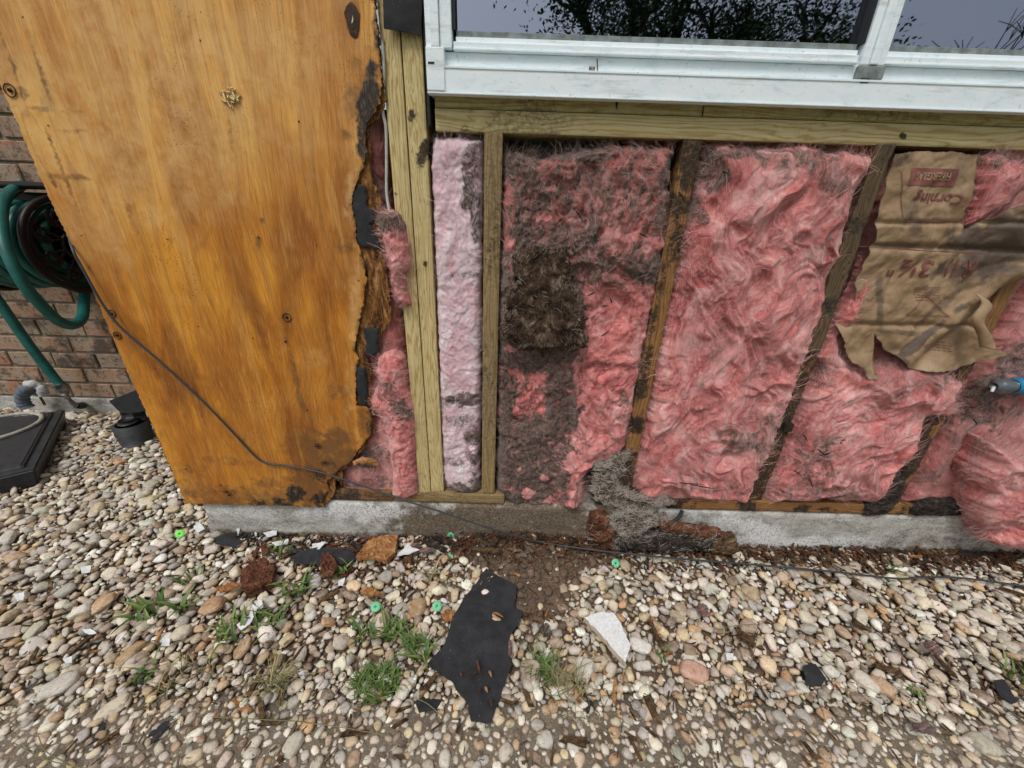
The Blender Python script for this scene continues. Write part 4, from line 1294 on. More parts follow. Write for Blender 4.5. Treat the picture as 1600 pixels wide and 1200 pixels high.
# splintered hole
rs = random.Random(3)
for k in range(26):
    cx, cy = 360 + rs.gauss(0, 6), 150 + rs.gauss(0, 7)
    a = W(cx, cy, -0.018); an = rs.uniform(0, 6.28) if k > 8 else rs.gauss(-0.9, 0.4); l = rs.uniform(0.004, 0.017)
    b = a + np.array([math.cos(an) * l, -rs.uniform(0.001, 0.007), math.sin(an) * l])
    tube('splinter', [a, (a + b) / 2 + np.array([0, -0.001, 0]), b], np.array([0.0022, 0.0018, 0.0004]) * rs.uniform(0.5, 1.4), M['splinter'], ply, 5, sub=0)
for k in range(16):
    cx, cy = 352 + rs.gauss(0, 8), 768 + rs.gauss(0, 5)
    a = W(cx, cy, -0.018); an = rs.gauss(1.6, 0.7); l = rs.uniform(0.004, 0.02)
    b = a + np.array([math.cos(an) * l, -rs.uniform(0.002, 0.008), math.sin(an) * l])
    tube('splinter', [a, (a + b) / 2 + np.array([0, -0.002, 0]), b], np.array([0.002, 0.0016, 0.0004]) * rs.uniform(0.5, 1.3), M['woodchip'] if k % 2 else M['rotbrown'], ply, 5, sub=0)
# screws and nail heads with their pressed rings
for (px, py, r0) in ((15, 141, .011), (174, 490, .009), (183, 524, .009), (448, 496, .010), (497, 697, .008)):
    c = W(px, py, -0.0172)
    ringp = [c + np.array([math.cos(t) * r0, 0, math.sin(t) * r0]) for t in np.linspace(0, 2 * math.pi, 20, endpoint=False)]
    V_, F_ = tube_arrays(np.array(ringp), 0.0010, 6, True)
    mobj('screw_ring', V_, F_, M['knot'], ply)
    V_, F_ = tube_arrays(np.array([c + np.array([0, 0.002, 0]), c + np.array([0, -0.0012, 0]), c + np.array([0, -0.0018, 0])]), np.array([0.0036, 0.0036, 0.0022]), 12)
    mobj('screw', V_, F_, M['screw'], ply)
for (px, py, r0) in ((36, 27, .0014), (313, 63, .0014), (446, 534, .003), (262, 374, .0013), (404, 371, .002), (495, 383, .0012), (290, 733, .002), (310, 510, .0014), (480, 641, .0025), (395, 528, .0013), (243, 576, .0012), (315, 650, .0012), (240, 720, .0012), (75, 196, .0012), (127, 368, .0012), (467, 190, .0018), (560, 438, .0015), (528, 668, .0012)):
    c = W(px, py, -0.0165)
    V_, F_ = tube_arrays(np.array([c + np.array([0, 0.002, 0]), c + np.array([0, -0.0008, 0])]), np.array([r0, r0]), 8)
    mobj('nail_hole', V_, F_, M['knot'], ply)
# knot at the top edge
kn = W(551, 32, -0.0168)
v2, tr, be, dd = sheet2d([(kn[0] + 0.013 * math.cos(t) * (1 + .15 * math.sin(3 * t)), kn[2] + 0.026 * math.sin(t)) for t in np.linspace(0, 6.28, 16, endpoint=False)], 0.003, 0.001, 90, 1.0)
mobj('knot', np.stack([v2[:, 0], kn[1] - 0.0008 * np.minimum(dd / 0.004, 1), v2[:, 1]], 1), tr, M['knot'], ply)
kn2 = W(551, 30, -0.0185)
cx_, cz_ = kn2[0], kn2[2]
v2, tr, be, dd = sheet2d([(cx_ + 0.0055 * math.cos(t) * (1 + .2 * math.sin(2 * t)), cz_ + 0.014 * math.sin(t)) for t in np.linspace(0, 6.28, 12, endpoint=False)], 0.003, 0.001, 120, 2.0)
mobj('knot_core', np.stack([v2[:, 0], np.full(len(v2), -0.0182), v2[:, 1]], 1), tr, M['gasket'], ply)
tube('splinter', [(cx_ - .002, -.0186, cz_ - .006), (cx_ + .001, -.0190, cz_), (cx_ + .0005, -.0186, cz_ + .005)], np.array([.0008, .0016, .0007]), M['splinter'], ply, 5, sub=0)

# ================================================================== INSULATION
def fold_height(x, z, seed, sx=1.0, sz=1.0, rot=0.0):
    c_, s_ = math.cos(rot), math.sin(rot)
    X, Z = c_ * x + s_ * z, -s_ * x + c_ * z
    w1 = fbm(X * 4.5, Z * 4.5, seed, 3); w2 = fbm(X * 4.5, Z * 4.5, seed + 31, 3)
    s1 = fbm(X * 9, Z * 9, seed + 51, 2); s2 = fbm(X * 9, Z * 9, seed + 61, 2)
    u, v = X * sx + 0.11 * w1 + 0.022 * s1, Z * sz + 0.11 * w2 + 0.022 * s2
    A = ridged(u * 10, v * 3.6, seed + 3, 2)
    w3 = fbm(u * 14, v * 14, seed + 5, 2)
    B = ridged(u * 30 + w3 * 0.3, v * 8, seed + 7, 3)
    Cn = ridged(u * 95 + 0.5 * w3, v * 20, seed + 11, 3, 0.6)
    Lg = ridged(X * 4.2 + 0.9 * w1, Z * 2.6 + 0.9 * w2, seed + 17, 2, 0.45)
    return 0.70 * Lg + 0.42 * A + 0.26 * B + 0.12 * Cn + 0.35 * w1 - 0.25


def batt(label, pxpoly, y0, mat, fmat, bulge=0.012, amp=0.016, dirt=(), wet=(), seed=1.0, step=0.0035, nf=1500, edge_r=0.014, rot=0.0, ysample=None, dents=(), bumps=(), clumpy=0.0, base_dirt=0.05, name='insulation_batt',
         cat='insulation', group='pink fibreglass insulation in the open wall', frad=0.00030, flen=(0.012, 0.05), sx=1.0, sz=1.0, eamp=0.006, lift=0.005, back=None, curl=1.0, dirtamp=0.004):
    poly = pw(pxpoly, y0)
    c = np.mean(np.array(poly), 0); zmin = min(p[1] for p in poly)
    root = thing(name, label, cat, (c[0], y0, zmin), group)

    def dirtf(V, d):
        m_ = blobs(V, dirt, seed, 0.6, 16, 0.35) if dirt else np.zeros(len(V))
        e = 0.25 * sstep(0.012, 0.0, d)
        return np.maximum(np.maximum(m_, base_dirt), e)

    def yf(x, z, d):
        h = fold_height(x, z, seed, sx, sz, rot)
        rise = 1 - np.exp(-d / edge_r)
        y = y0 + 0.018 * np.exp(-d / 0.007) - rise * (bulge + amp * (h - 0.35))
        V = np.stack([x, y, z], 1)
        if dents: y = y + 0.020 * blobs(V, dents, seed + 2, 0.35, 14, 0.4)
        if bumps: y = y - 0.022 * blobs(V, bumps, seed + 2, 0.35, 14, 0.5)
        if dirt:
            dm = blobs(V, dirt, seed, 0.6, 16, 0.35)
            y = y - dm * dirtamp * (ridged(x * 95, z * 95, seed, 3, 0.7) + ridged(x * 38, z * 38, seed + 2, 2)) + dm * dirtamp
        if clumpy:
            y = y - clumpy * rise * ridged(x * 34, z * 34, seed + 9, 3, 0.6)
        return y
    o, V, T, at, d = wall_sheet('fibre_mass', poly, yf, y0 + 0.05 if back is None else back, mat, root, step, eamp, 45, seed,
                                dict(dirt=dirtf, wet=lambda V, d: blobs(V, wet, seed + 4, 0.6, 10, 0.5) if wet else np.zeros(len(V))))
    fibres('loose_fibres', V, T, at, fmat, root, nf, flen, frad, lift, int(seed * 13) + 1, d=d, edge=0.35, curl=curl)
    fibres('fibre_wisps', V, T, at, fmat, root, max(12, nf // 16), (0.02, 0.06), frad * 1.5, lift * 0.8, int(seed * 17) + 5, d=d, edge=0.0, curl=curl * 0.5, segs=7)
    return root, V, T, at, d


batt('pale pink batt with grey dirt between the new stud pair and the mouldy stud',
     [(676, 213), (700, 212), (728, 215), (753, 217), (753, 400), (751, 600), (749, 766), (735, 772), (712, 768), (697, 760), (692, 740), (688, 640), (682, 500), (678, 380), (672, 260)], 0.006,
     M['inspale'], M['fibpale'], 0.006, 0.009, [(735, 270, 13, 55, 5, 0.65), (744, 340, 8, 40, 0, 0.6), (722, 625, 32, 12, 0, 0.75), (725, 655, 30, 9, 0, 0.45), (738, 695, 14, 24, 0, 0.6), (715, 720, 24, 9, 0, 0.45), (715, 764, 34, 9, 0, 0.75), (742, 760, 10, 40, 0, .6), (725, 430, 28, 5, 0, 0.4), (745, 230, 12, 14, 0, .5)],
     (), 1.0, 0.0028, 1900, 0.005, clumpy=0.005, frad=0.00026, eamp=0.003, flen=(0.008, 0.028), sz=1.6)
batt('narrow pink batt seen behind the torn plywood edge',
     [(555, 168), (600, 174), (604, 240), (606, 330), (630, 520), (640, 600), (650, 690), (654, 770), (600, 776), (545, 772), (522, 748), (552, 700), (560, 640), (556, 400)], 0.020,
     M['insdark'], M['fib'], 0.010, 0.012, [(590, 560, 40, 20, 0, .4), (575, 715, 25, 25, 0, .8), (560, 755, 50, 8, 0, .5), (592, 300, 20, 30, 0, .5)], [(592, 280, 20, 60, 0, .5)], 2.0, 0.0032, 900, 0.008)
batt('ragged pink tuft hanging over the left new stud',
     [(588, 332), (606, 325), (622, 332), (633, 350), (640, 385), (641, 412), (633, 430), (636, 452), (643, 478), (632, 484), (620, 470), (610, 445), (604, 415), (600, 392), (588, 360)], -0.012,
     M['ins'], M['fib'], 0.014, 0.012, [(610, 345, 26, 18, 0, .8)], (), 3.0, 0.0022, 900, 0.008, clumpy=0.008, back=0.0, eamp=0.004, flen=(0.006, 0.022), lift=0.008)
batt('pink torn clump at the foot of the left new stud',
     [(592, 552), (612, 546), (630, 556), (635, 580), (637, 606), (646, 628), (649, 660), (650, 720), (654, 772), (636, 780), (610, 774), (613, 740), (606, 700), (596, 660), (580, 640), (577, 622), (590, 600), (585, 575)], -0.006,
     M['ins'], M['fib'], 0.014, 0.016, [(630, 645, 20, 18, 0, .8), (605, 610, 14, 14, 0, .5), (590, 700, 12, 40, 0, .5)], (), 4.0, 0.0024, 1100, 0.009, clumpy=0.006, back=0.012, eamp=0.004, flen=(0.008, 0.03), lift=0.007)
batt('very dirty pink batt in the bay right of the mouldy stud',
     [(786, 240), (806, 236), (846, 248), (870, 236), (930, 228), (1000, 226), (1060, 230), (1052, 262), (1040, 380), (1022, 480), (1006, 560), (990, 640), (976, 700), (962, 726), (930, 724), (906, 745), (906, 786), (880, 792), (800, 788), (776, 782), (778, 640), (780, 520), (783, 380)], 0.014,
     M['ins'], M['fib'], 0.010, 0.034,
     [(920, 300, 160, 75, 0, 0.52), (960, 410, 90, 36, 0, 0.62), (820, 280, 50, 60, 0, 0.75), (900, 240, 130, 16, 0, .85), (860, 370, 80, 26, 0, 0.8), (800, 480, 40, 110, 0, 1.2), (1020, 420, 40, 22, 0, .95), (885, 480, 30, 60, 0, .9), (830, 560, 74, 22, 0, 1.1), (876, 620, 26, 70, 0, 1.1), (790, 640, 14, 80, 0, 1),
      (825, 700, 62, 55, 0, 1.1), (825, 760, 62, 45, 0, 1.0), (905, 790, 14, 20, 0, .6), (1040, 300, 14, 90, 8, .7), (975, 630, 8, 20, 0, .5)],
     [(920, 300, 170, 90, 0, .55), (950, 400, 90, 60, 0, .4)], 5.0, 0.0034, 3600, 0.014, dents=[(820, 605, 34, 44)], bumps=[(900, 740, 26, 50)], clumpy=0.006, dirtamp=0.005)
batt('bright pink batt, the widest one, between the orange stud and the rotted stud',
     [(1106, 234), (1130, 222), (1200, 228), (1260, 222), (1310, 232), (1366, 242), (1356, 270), (1328, 320), (1318, 385), (1290, 465), (1274, 525), (1246, 592), (1226, 650), (1196, 720), (1166, 782), (1090, 784), (1010, 778), (985, 764), (1000, 700), (1022, 590), (1045, 480), (1070, 380), (1096, 290)], 0.012,
     M['ins'], M['fib'], 0.020, 0.036,
     [(1115, 265, 22, 34, 0, .8), (1250, 255, 60, 22, 0, .5), (1310, 280, 40, 24, 0, .55), (1090, 330, 16, 26, 0, .7), (1200, 240, 120, 8, 0, .6), (1290, 400, 16, 60, 15, .35), (1140, 765, 80, 12, 0, .4), (1150, 690, 20, 20, 0, .45), (1200, 680, 20, 60, 20, .4), (1215, 360, 8, 8, 0, .5)],
     [(1150, 300, 50, 40, 0, .4), (1110, 480, 50, 60, 0, .3)], 6.0, 0.0034, 6500, 0.016, rot=0.25)
batt('pink batt behind the torn brown paper facing',
     [(1380, 240), (1450, 236), (1560, 236), (1700, 240), (1650, 330), (1610, 430), (1520, 560), (1490, 600), (1400, 620), (1270, 600), (1290, 540), (1330, 440), (1365, 320)], 0.035,
     M['insdark'], M['fib'], 0.010, 0.018, [(1420, 260, 60, 20, 0, .6), (1580, 560, 40, 30, 0, .5)], (), 7.0, 0.0045, 900, 0.014)
batt('pink batt with black splinters below the brown paper facing',
     [(1282, 572), (1300, 560), (1350, 578), (1400, 560), (1450, 570), (1488, 576), (1498, 598), (1480, 625), (1488, 648), (1446, 650), (1430, 690), (1404, 730), (1380, 770), (1362, 786), (1290, 780), (1200, 782), (1212, 745), (1244, 665), (1266, 605)], 0.008,
     M['ins'], M['fib'], 0.018, 0.040,
     [(1275, 720, 50, 45, 0, .45), (1300, 770, 90, 14, 0, .45), (1280, 590, 20, 30, 0, .5), (1480, 590, 20, 18, 0, .4)], [(1400, 600, 70, 30, 0, .4)], 8.0, 0.0036, 4200, 0.013, rot=-0.5)
batt('small tuft of pink fibre poking past the tar-blackened stud',
     [(1440, 636), (1470, 630), (1486, 640), (1492, 651), (1478, 654), (1450, 650)], -0.012, M['ins'], M['fib'], 0.006, 0.008, (), (), 8.5, 0.002, 260, 0.005, back=0.01, eamp=0.002, flen=(0.006, 0.02))
batt('dark dusty pink batt right of the tar-blackened stud',
     [(1512, 590), (1560, 520), (1600, 440), (1700, 330), (1800, 700), (1700, 830), (1560, 800), (1480, 788), (1404, 784), (1424, 742), (1466, 690), (1502, 640)], 0.020,
     M['insdark'], M['fib'], 0.010, 0.022, [(1540, 620, 60, 40, 0, .75), (1600, 560, 60, 30, 0, .6), (1440, 740, 30, 20, 0, .4), (1500, 660, 30, 40, 0, .5)], [(1470, 720, 60, 60, 0, .5)], 9.0, 0.0045, 2200, 0.013, rot=-0.6)
batt('loose bright pink clump bulging over the footing at the right edge',
     [(1546, 690), (1575, 705), (1610, 728), (1680, 740), (1720, 800), (1700, 860), (1640, 852), (1600, 850), (1556, 852), (1536, 842), (1520, 815), (1514, 800), (1526, 765), (1524, 738), (1540, 720)], -0.05,
     M['ins'], M['fib'], 0.045, 0.038, (), (), 10.0, 0.0032, 3000, 0.022, back=0.01, dents=[(1600, 760, 24, 18), (1570, 830, 22, 14)], clumpy=0.006, lift=0.008, group='pink fibreglass insulation in the open wall')
batt('pink fibre behind the upper right of the paper, next to the fold',
     [(1512, 300), (1530, 244), (1560, 236), (1596, 250), (1612, 292), (1590, 312), (1560, 330), (1530, 346), (1503, 358)], 0.0, M['ins'], M['fib'], 0.014, 0.02, [(1550, 250, 40, 14, 0, .5)], (), 11.0, 0.0032, 700, 0.01, back=0.03)
batt('pink fibre squeezed between the rotted stud and the paper',
     [(1342, 440), (1356, 400), (1362, 430), (1348, 478), (1328, 510), (1312, 525), (1316, 556), (1340, 575), (1330, 586), (1296, 580), (1280, 560), (1300, 520), (1322, 480)], 0.002, M['ins'], M['fib'], 0.010, 0.014, [(1330, 540, 10, 20, 0, .4)], (), 12.0, 0.0028, 500, 0.006, back=0.03, eamp=0.003)

# pink wads fallen loose on the dirty bay
for i, (px, py, r0) in enumerate(((815, 738, 13), (850, 745, 10), (825, 770, 13), (802, 722, 7), (858, 676, 7))):
    pl_ = [(px + r0 * math.cos(t) * (1 + .25 * math.sin(2 * t + i)), py + r0 * 1.1 * math.sin(t)) for t in np.linspace(0, 6.28, 12, endpoint=False)]
    batt('pink wad low in the dirty bay, ' + ('centre one of the lowest trio', 'right one of the lowest trio', 'lowest of all', 'small one at the upper left', 'pale one highest up in the mud')[i], pl_, -0.002, M['ins'], M['fib'],
         0.008, 0.010, (), (), 20.0 + i, 0.0022, 160, 0.006, back=0.02, eamp=0.003, flen=(0.005, 0.018), name='insulation_wad', group='small pink wads stuck in the mud')
pl_ = [(788, 580), (800, 560), (830, 566), (858, 590), (856, 618), (842, 640), (838, 652), (815, 656), (800, 648), (808, 640), (796, 610)]
# hair-like wad at the bottom of the dirty bay
batt('torn fringe of pink fibre hanging onto the footing from the dirty bay',
     [(880, 700), (925, 690), (950, 660), (965, 690), (940, 712), (918, 722), (912, 750), (912, 780), (900, 790), (882, 776), (866, 790), (868, 760), (866, 735)], -0.004, M['ins'], M['fib'], 0.012, 0.016, [(890, 775, 20, 14, 0, .35)], (), 13.0, 0.0028, 1300, 0.008,
     back=0.02, eamp=0.004, flen=(0.012, 0.04), lift=0.008)

# ---- rotted sheathing and debris
def rotpiece(name, label, cat, px, y0, thick, mat, fmat=None, nf=0, amp=0.006, seed=1.0, step=0.003, freq=60, back=None, eamp=0.005, parent=None, flen=(0.008, 0.03), bulge=0.006, fr=0.0004):
    poly = pw(px, y0)
    c = np.mean(np.array(poly), 0)
    root = thing(name, label, cat, (c[0], y0, min(p[1] for p in poly)))

    def yf(x, z, d):
        return y0 + 0.004 * np.exp(-d / 0.003) - bulge * (1 - np.exp(-d / 0.01)) - amp * (ridged(x * freq, z * freq * 0.7, seed, 4, 0.65) - 0.5) - amp * 0.8 * fbm(x * 22, z * 34, seed + 5, 3)
    o, V, T, at, d = wall_sheet('rotten_mass', poly, yf, y0 + thick if back is None else back, mat, root, step, eamp, 70, seed, dict(dirt=lambda V, d: np.zeros(len(V))))
    if nf: fibres('loose_fibres', V, T, None, fmat, root, nf, flen, fr, 0.006, int(seed * 7) + 3, d=d, edge=0.4)
    return root


rotpiece('rotten_board', 'brown rotted sheathing board stuck over the dirty insulation bay', 'board',
         [(802, 402), (820, 396), (828, 384), (850, 382), (866, 392), (890, 392), (893, 418), (886, 440), (902, 462), (900, 480), (918, 500), (917, 546), (880, 550), (862, 541), (850, 547), (812, 545), (800, 530), (786, 534), (784, 505), (798, 486), (790, 462), (806, 440)], -0.040, 0.026, M['rotsheet'], M['fibgrey'], 420, 0.006, 1.0, 0.0028, 30, eamp=0.010, flen=(0.006, 0.016), fr=0.0003)
rotpiece('rotten_fibreboard', 'grey shredded fibreboard heap at the foot of the orange stud', 'debris',
         [(930, 726), (948, 722), (962, 712), (984, 705), (976, 724), (974, 738), (962, 752), (966, 764), (990, 774), (1040, 779), (1056, 790), (1000, 796), (960, 795), (936, 784), (924, 770), (930, 750)], -0.012, 0.03, M['rotgrey'], M['fibgrey'], 1500, 0.009, 2.0, 0.0026, 90, bulge=0.002, fr=0.0005, eamp=0.009)
rotpiece('rotten_fibreboard', 'grey shredded fibreboard spilling down the footing', 'debris',
         [(962, 806), (985, 796), (1000, 802), (1018, 804), (1024, 812), (1046, 812), (1036, 822), (1010, 828), (990, 842), (970, 840), (954, 826)], -0.035, 0.03, M['rotgrey'], M['fibgrey'], 1000, 0.008, 3.0, 0.0026, 90, bulge=0.002, fr=0.0005, eamp=0.008)
rotpiece('rotten_sill', 'red-brown rotted wood chunk against the footing, left one', 'wood',
         [(925, 808), (945, 806), (960, 822), (966, 848), (962, 860), (930, 852), (918, 842), (922, 822)], -0.035, 0.03, M['rotred'], M['fibgrey'], 120, 0.010, 4.0, 0.0026, 60, bulge=0.012)
rotpiece('rotten_sill', 'long blackened rotted wood strip lying along the footing', 'wood',
         [(960, 846), (1000, 836), (1060, 832), (1115, 838), (1116, 858), (1060, 862), (1000, 862), (965, 860)], -0.045, 0.03, M['rotblack'], M['fibgrey'], 350, 0.010, 5.0, 0.0026, 45, bulge=0.012)
rotpiece('rotten_sill', 'red-brown ragged wood strip resting on the black strip', 'wood',
         [(1030, 818), (1060, 822), (1090, 826), (1130, 832), (1136, 842), (1100, 842), (1060, 836), (1032, 830)], -0.050, 0.02, M['rotred'], M['fibgrey'], 120, 0.008, 6.0, 0.0024, 60, bulge=0.008)
rotpiece('rotten_sill', 'brown block of rotted wood at the right end of the strips', 'wood',
         [(1116, 842), (1150, 842), (1156, 862), (1140, 868), (1114, 866)], -0.050, 0.03, M['rotbrown'], None, 0, 0.006, 7.0, 0.0024, 60, bulge=0.008)
rotpiece('tar_blob', 'black tar lump on the bottom plate below the tar-blackened stud', 'tar',
         [(1350, 796), (1360, 775), (1385, 745), (1410, 735), (1420, 745), (1400, 790), (1380, 806), (1352, 806)], -0.006, 0.01, M['rotblack'], None, 0, 0.004, 8.0, 0.003, 40)
rotpiece('tar_blob', 'black tar smear under the dusty batt beside the loose pink clump', 'tar',
         [(1424, 798), (1450, 782), (1490, 780), (1520, 785), (1530, 805), (1470, 806), (1425, 806)], -0.010, 0.012, M['rotblack'], None, 0, 0.004, 9.0, 0.003, 40)
rotpiece('curled_bark', 'curled orange wood shaving resting in the gap behind the plywood', 'wood',
         [(550, 722), (566, 714), (584, 718), (593, 728), (578, 728), (562, 726), (553, 731)], -0.016, 0.004, M['woodchip'], None, 0, 0.003, 10.0, 0.002, 60, eamp=0.002)
# black splinters lying on the insulation
spl = [(940, 525, 952, 517), (953, 466, 956, 474), (939, 478, 951, 478), (918, 462, 930, 457), (1038, 752, 1100, 757), (1080, 757, 1120, 764), (1322, 720, 1334, 709), (1280, 712, 1300, 706), (1262, 742, 1270, 762), (1310, 695, 1316, 688), (1275, 700, 1290, 712), (1240, 735, 1252, 742), (885, 735, 882, 742),
       (1185, 320, 1192, 316), (1480, 655, 1470, 668), (1520, 655, 1526, 664), (1130, 268, 1140, 275), (1060, 300, 1070, 316), (1255, 680, 1262, 690), (1330, 690, 1336, 684), (900, 330, 910, 345), (870, 350, 880, 340), (930, 365, 925, 380), (1000, 365, 1012, 372), (855, 385, 880, 380)]
SPL = ['long dark splinter over the lower edge of the brown board', 'short upright splinter, right of the brown board top', 'short level splinter beside the upright one', 'stubby splinter just right of the brown board corner', 'long black sliver low in the wide pink batt', 'black sliver end overlapping the long one in the wide batt', 'slanting splinter at the centre of the lower right batt', 'level splinter left of the slanting one, lower right batt', 'steep splinter low in the lower right batt', 'tiny splinter above the middle of the lower right batt', 'downhill splinter in the cluster of the lower right batt', 'splinter nearest the rotted stud foot in the lower right batt', 'short upright splinter in the torn pink fringe', 'small splinter high in the wide pink batt centre', 'thin splinter on the dusty batt near the pink point', 'thin splinter under the clear bottle on the dusty batt', 'splinter at the upper left of the wide pink batt', 'splinter high beside the orange stud, dirty bay', 'steep short splinter beside the steep one, lower right batt', 'tiny splinter right of the slanting one, lower right batt', 'steep splinter in the upper dirty bay, left one', 'splinter rising left of the upper dirty bay centre', 'steep splinter at the centre of the upper dirty bay', 'level splinter at the right of the upper dirty bay', 'level splinter just above the brown board']
for i, (a, b, c, d) in enumerate(spl):
    p, q = W(a, b, -0.022), W(c, d, -0.024)
    o = tube('splinter', [p, (p + q) / 2 + np.array([0, -0.003, 0.001]), q], np.array([0.0014, 0.0019, 0.0006]), M['rotblack'], None, 5, sub=0)
    tag(o, SPL[i], 'splinter', 'dark splinters scattered on the insulation')
# hanging tar strip over the footing
o = tube('felt_strip', [W(1066, 797, -0.012), W(1062, 806, -0.02), W(1052, 815, -0.03), (W(1040, 820, -0.05))], np.array([0.005, 0.006, 0.005, 0.002]), M['tar'], None, 6)
tag(o, 'short black strip of felt hanging over the footing edge', 'felt paper')

# ================================================================== KRAFT PAPER
kp = thing('kraft_facing', 'torn brown kraft paper facing with upside-down red printing', 'paper', (1.0, -0.01, 0.65))
KP = [(1398, 242), (1440, 236), (1500, 238), (1531, 242), (1520, 290), (1506, 330), (1504, 360), (1540, 342), (1575, 322), (1640, 300), (1700, 330), (1650, 380), (1600, 425), (1560, 452), (1540, 470), (1534, 500), (1552, 545), (1578, 552), (1520, 568), (1480, 577), (1440, 578), (1411, 572),
      (1398, 556), (1380, 545), (1368, 522), (1366, 545), (1362, 572), (1366, 588), (1352, 590), (1345, 574), (1330, 566), (1312, 520), (1310, 508), (1330, 496), (1340, 480), (1338, 440), (1352, 408), (1368, 380), (1372, 330), (1384, 290)]


def kraft_y(x, z, d=None):
    P3 = np.stack([x, np.zeros_like(x), z], 1)
    px, py = project(P3)
    y = -0.010 + 0.010 * fbm(x * 5, z * 5, 3.0, 3) - 0.010 * ridged(x * 7 + z * 5, z * 5 - x * 3, 6.0, 2)
    # two horizontal creases and a long diagonal crease
    y = y + 0.010 * np.exp(-((py - (385 + 0.03 * (px - 1400))) / 5) ** 2) + 0.009 * np.exp(-((py - (507 + 0.02 * (px - 1400))) / 4) ** 2) + 0.007 * np.exp(-((py - (348)) / 4) ** 2)
    dg = (px - 1420) * 0.62 + (py - 545) * 0.78
    y = y - 0.016 * np.exp(-(dg / 12) ** 2) + 0.012 * np.exp(-((dg - 22) / 8) ** 2)
    y = y - 0.035 * sstep(1490, 1620, px) * sstep(470, 300, py)            # fold standing forward at the right
    y = y - 0.012 * sstep(540, 580, py)
    y = y + 0.009 * ridged(x * 13 - z * 8, z * 11 + x * 7, 2.0, 3)
    return y


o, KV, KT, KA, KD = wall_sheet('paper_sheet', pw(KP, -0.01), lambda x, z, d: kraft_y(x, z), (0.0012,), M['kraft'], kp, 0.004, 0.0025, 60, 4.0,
                               dict(dark=lambda V, d: np.maximum(blobs(V, [(1560, 380, 90, 60, -30, 0.75), (1425, 340, 16, 40, -30, 0.55), (1440, 530, 90, 8, -38, 0.8), (1400, 565, 16, 12, 0, .9), (1480, 470, 70, 8, -40, .5), (1375, 470, 8, 40, 0, .6), (1400, 385, 60, 6, 0, .5), (1500, 280, 12, 40, 0, .4), (1410, 520, 50, 5, 5, .5), (1405, 250, 30, 10, 0, .5)], 4, 0.5, 18, .4), 0.55 * sstep(0.004, 0, d))))  # first blob paints the shade on the right-hand fold into the paper
# back side of the curled strip
strip = smooth_path([W(1534, 462, -0.030), W(1546, 478, -0.045), W(1533, 502, -0.050), W(1545, 525, -0.055), W(1552, 546, -0.06)], 8)
wv, wf = [], []
for i, p in enumerate(strip):
    t = i / (len(strip) - 1); hw = 0.012 + 0.010 * t
    for k in range(5):
        s = (k / 4 - 0.5) * 2
        wv.append(p + np.array([s * hw, 0.008 * (s * s) * (0.5 + t), -0.003 * s]))
    if i:
        for k in range(4): wf.append(((i - 1) * 5 + k, (i - 1) * 5 + k + 1, i * 5 + k + 1, i * 5 + k))
o = mobj('curled_strip', wv, wf, M['kraft'], kp, {'dark': np.full(len(wv), 0.05)})
md = o.modifiers.new('s', 'SOLIDIFY'); md.thickness = 0.001


def kprint(text, px0, py0, px1, py1, name='printed_text', shear=0.0, bold=True, mat=None, off=0.0016):
    """upside-down lettering that fills the measured box on the paper"""
    cu = bpy.data.curves.new('t', 'FONT'); cu.body = text; cu.size = 1.0
    cu.fill_mode = 'FRONT'; cu.resolution_u = 3
    if bold: cu.offset = 0.022
    to = bpy.data.objects.new('t', cu); COL.objects.link(to)
    bpy.context.view_layer.update()
    me = bpy.data.meshes.new_from_object(to.evaluated_get(bpy.context.evaluated_depsgraph_get()))
    bm = bmesh.new(); bm.from_mesh(me)
    bmesh.ops.remove_doubles(bm, verts=bm.verts, dist=0.0004)
    bmesh.ops.triangulate(bm, faces=bm.faces[:])
    for _ in range(2):
        bmesh.ops.subdivide_edges(bm, edges=[e for e in bm.edges if e.calc_length() > 0.12], cuts=1)
        bmesh.ops.triangulate(bm, faces=bm.faces[:])
    v = np.array([tuple(x.co) for x in bm.verts]); f = np.array([[x.index for x in t.verts] for t in bm.faces]); bm.free()
    COL.objects.unlink(to); bpy.data.objects.remove(to); bpy.data.curves.remove(cu)
    lo, hi = v.min(0), v.max(0); u = (v - lo) / np.maximum(hi - lo, 1e-6)
    p00, p11 = W(px1, py0, -0.015), W(px0, py1, -0.015)         # upside down: text start at the right, top of letters at the bottom
    x = p00[0] + (p11[0] - p00[0]) * u[:, 0]
    z = p00[2] + (p11[2] - p00[2]) * (1 - (1 - u[:, 1])) if False else p00[2] + (p11[2] - p00[2]) * u[:, 1]
    y = kraft_y(x, z) - off
    me.user_clear(); bpy.data.meshes.remove(me)
    return mobj(name, np.stack([x, y, z], 1), f, mat or M['print'], kp, smooth=False)


def kline(pts, r=0.0012, name='printed_line'):
    P_ = []
    for (a, b), (c, d) in zip(pts[:-1], pts[1:]):
        kk = 8 if abs(c - a) + abs(d - b) > 12 else 2
        for k in range(kk):
            t = k / kk; P_.append(W(a + (c - a) * t, b + (d - b) * t, -0.012))
    P_.append(W(*pts[-1], -0.012)); P_ = np.array(P_)
    y = kraft_y(P_[:, 0], P_[:, 2])
    dirv = np.gradient(P_, axis=0); dirv /= np.linalg.norm(dirv, axis=1)[:, None] + 1e-9
    nn = np.stack([-dirv[:, 2], np.zeros(len(P_)), dirv[:, 0]], 1) * r
    V = []
    for i in range(len(P_)):
        for s in (-1, 1):
            q = P_[i] + nn[i] * s; V.append((q[0], y[i] - 0.0014, q[2]))
    F_ = [(2 * i, 2 * i + 1, 2 * i + 3, 2 * i + 2) for i in range(len(P_) - 1)]
    return mobj(name, V, F_, M['print'], kp)


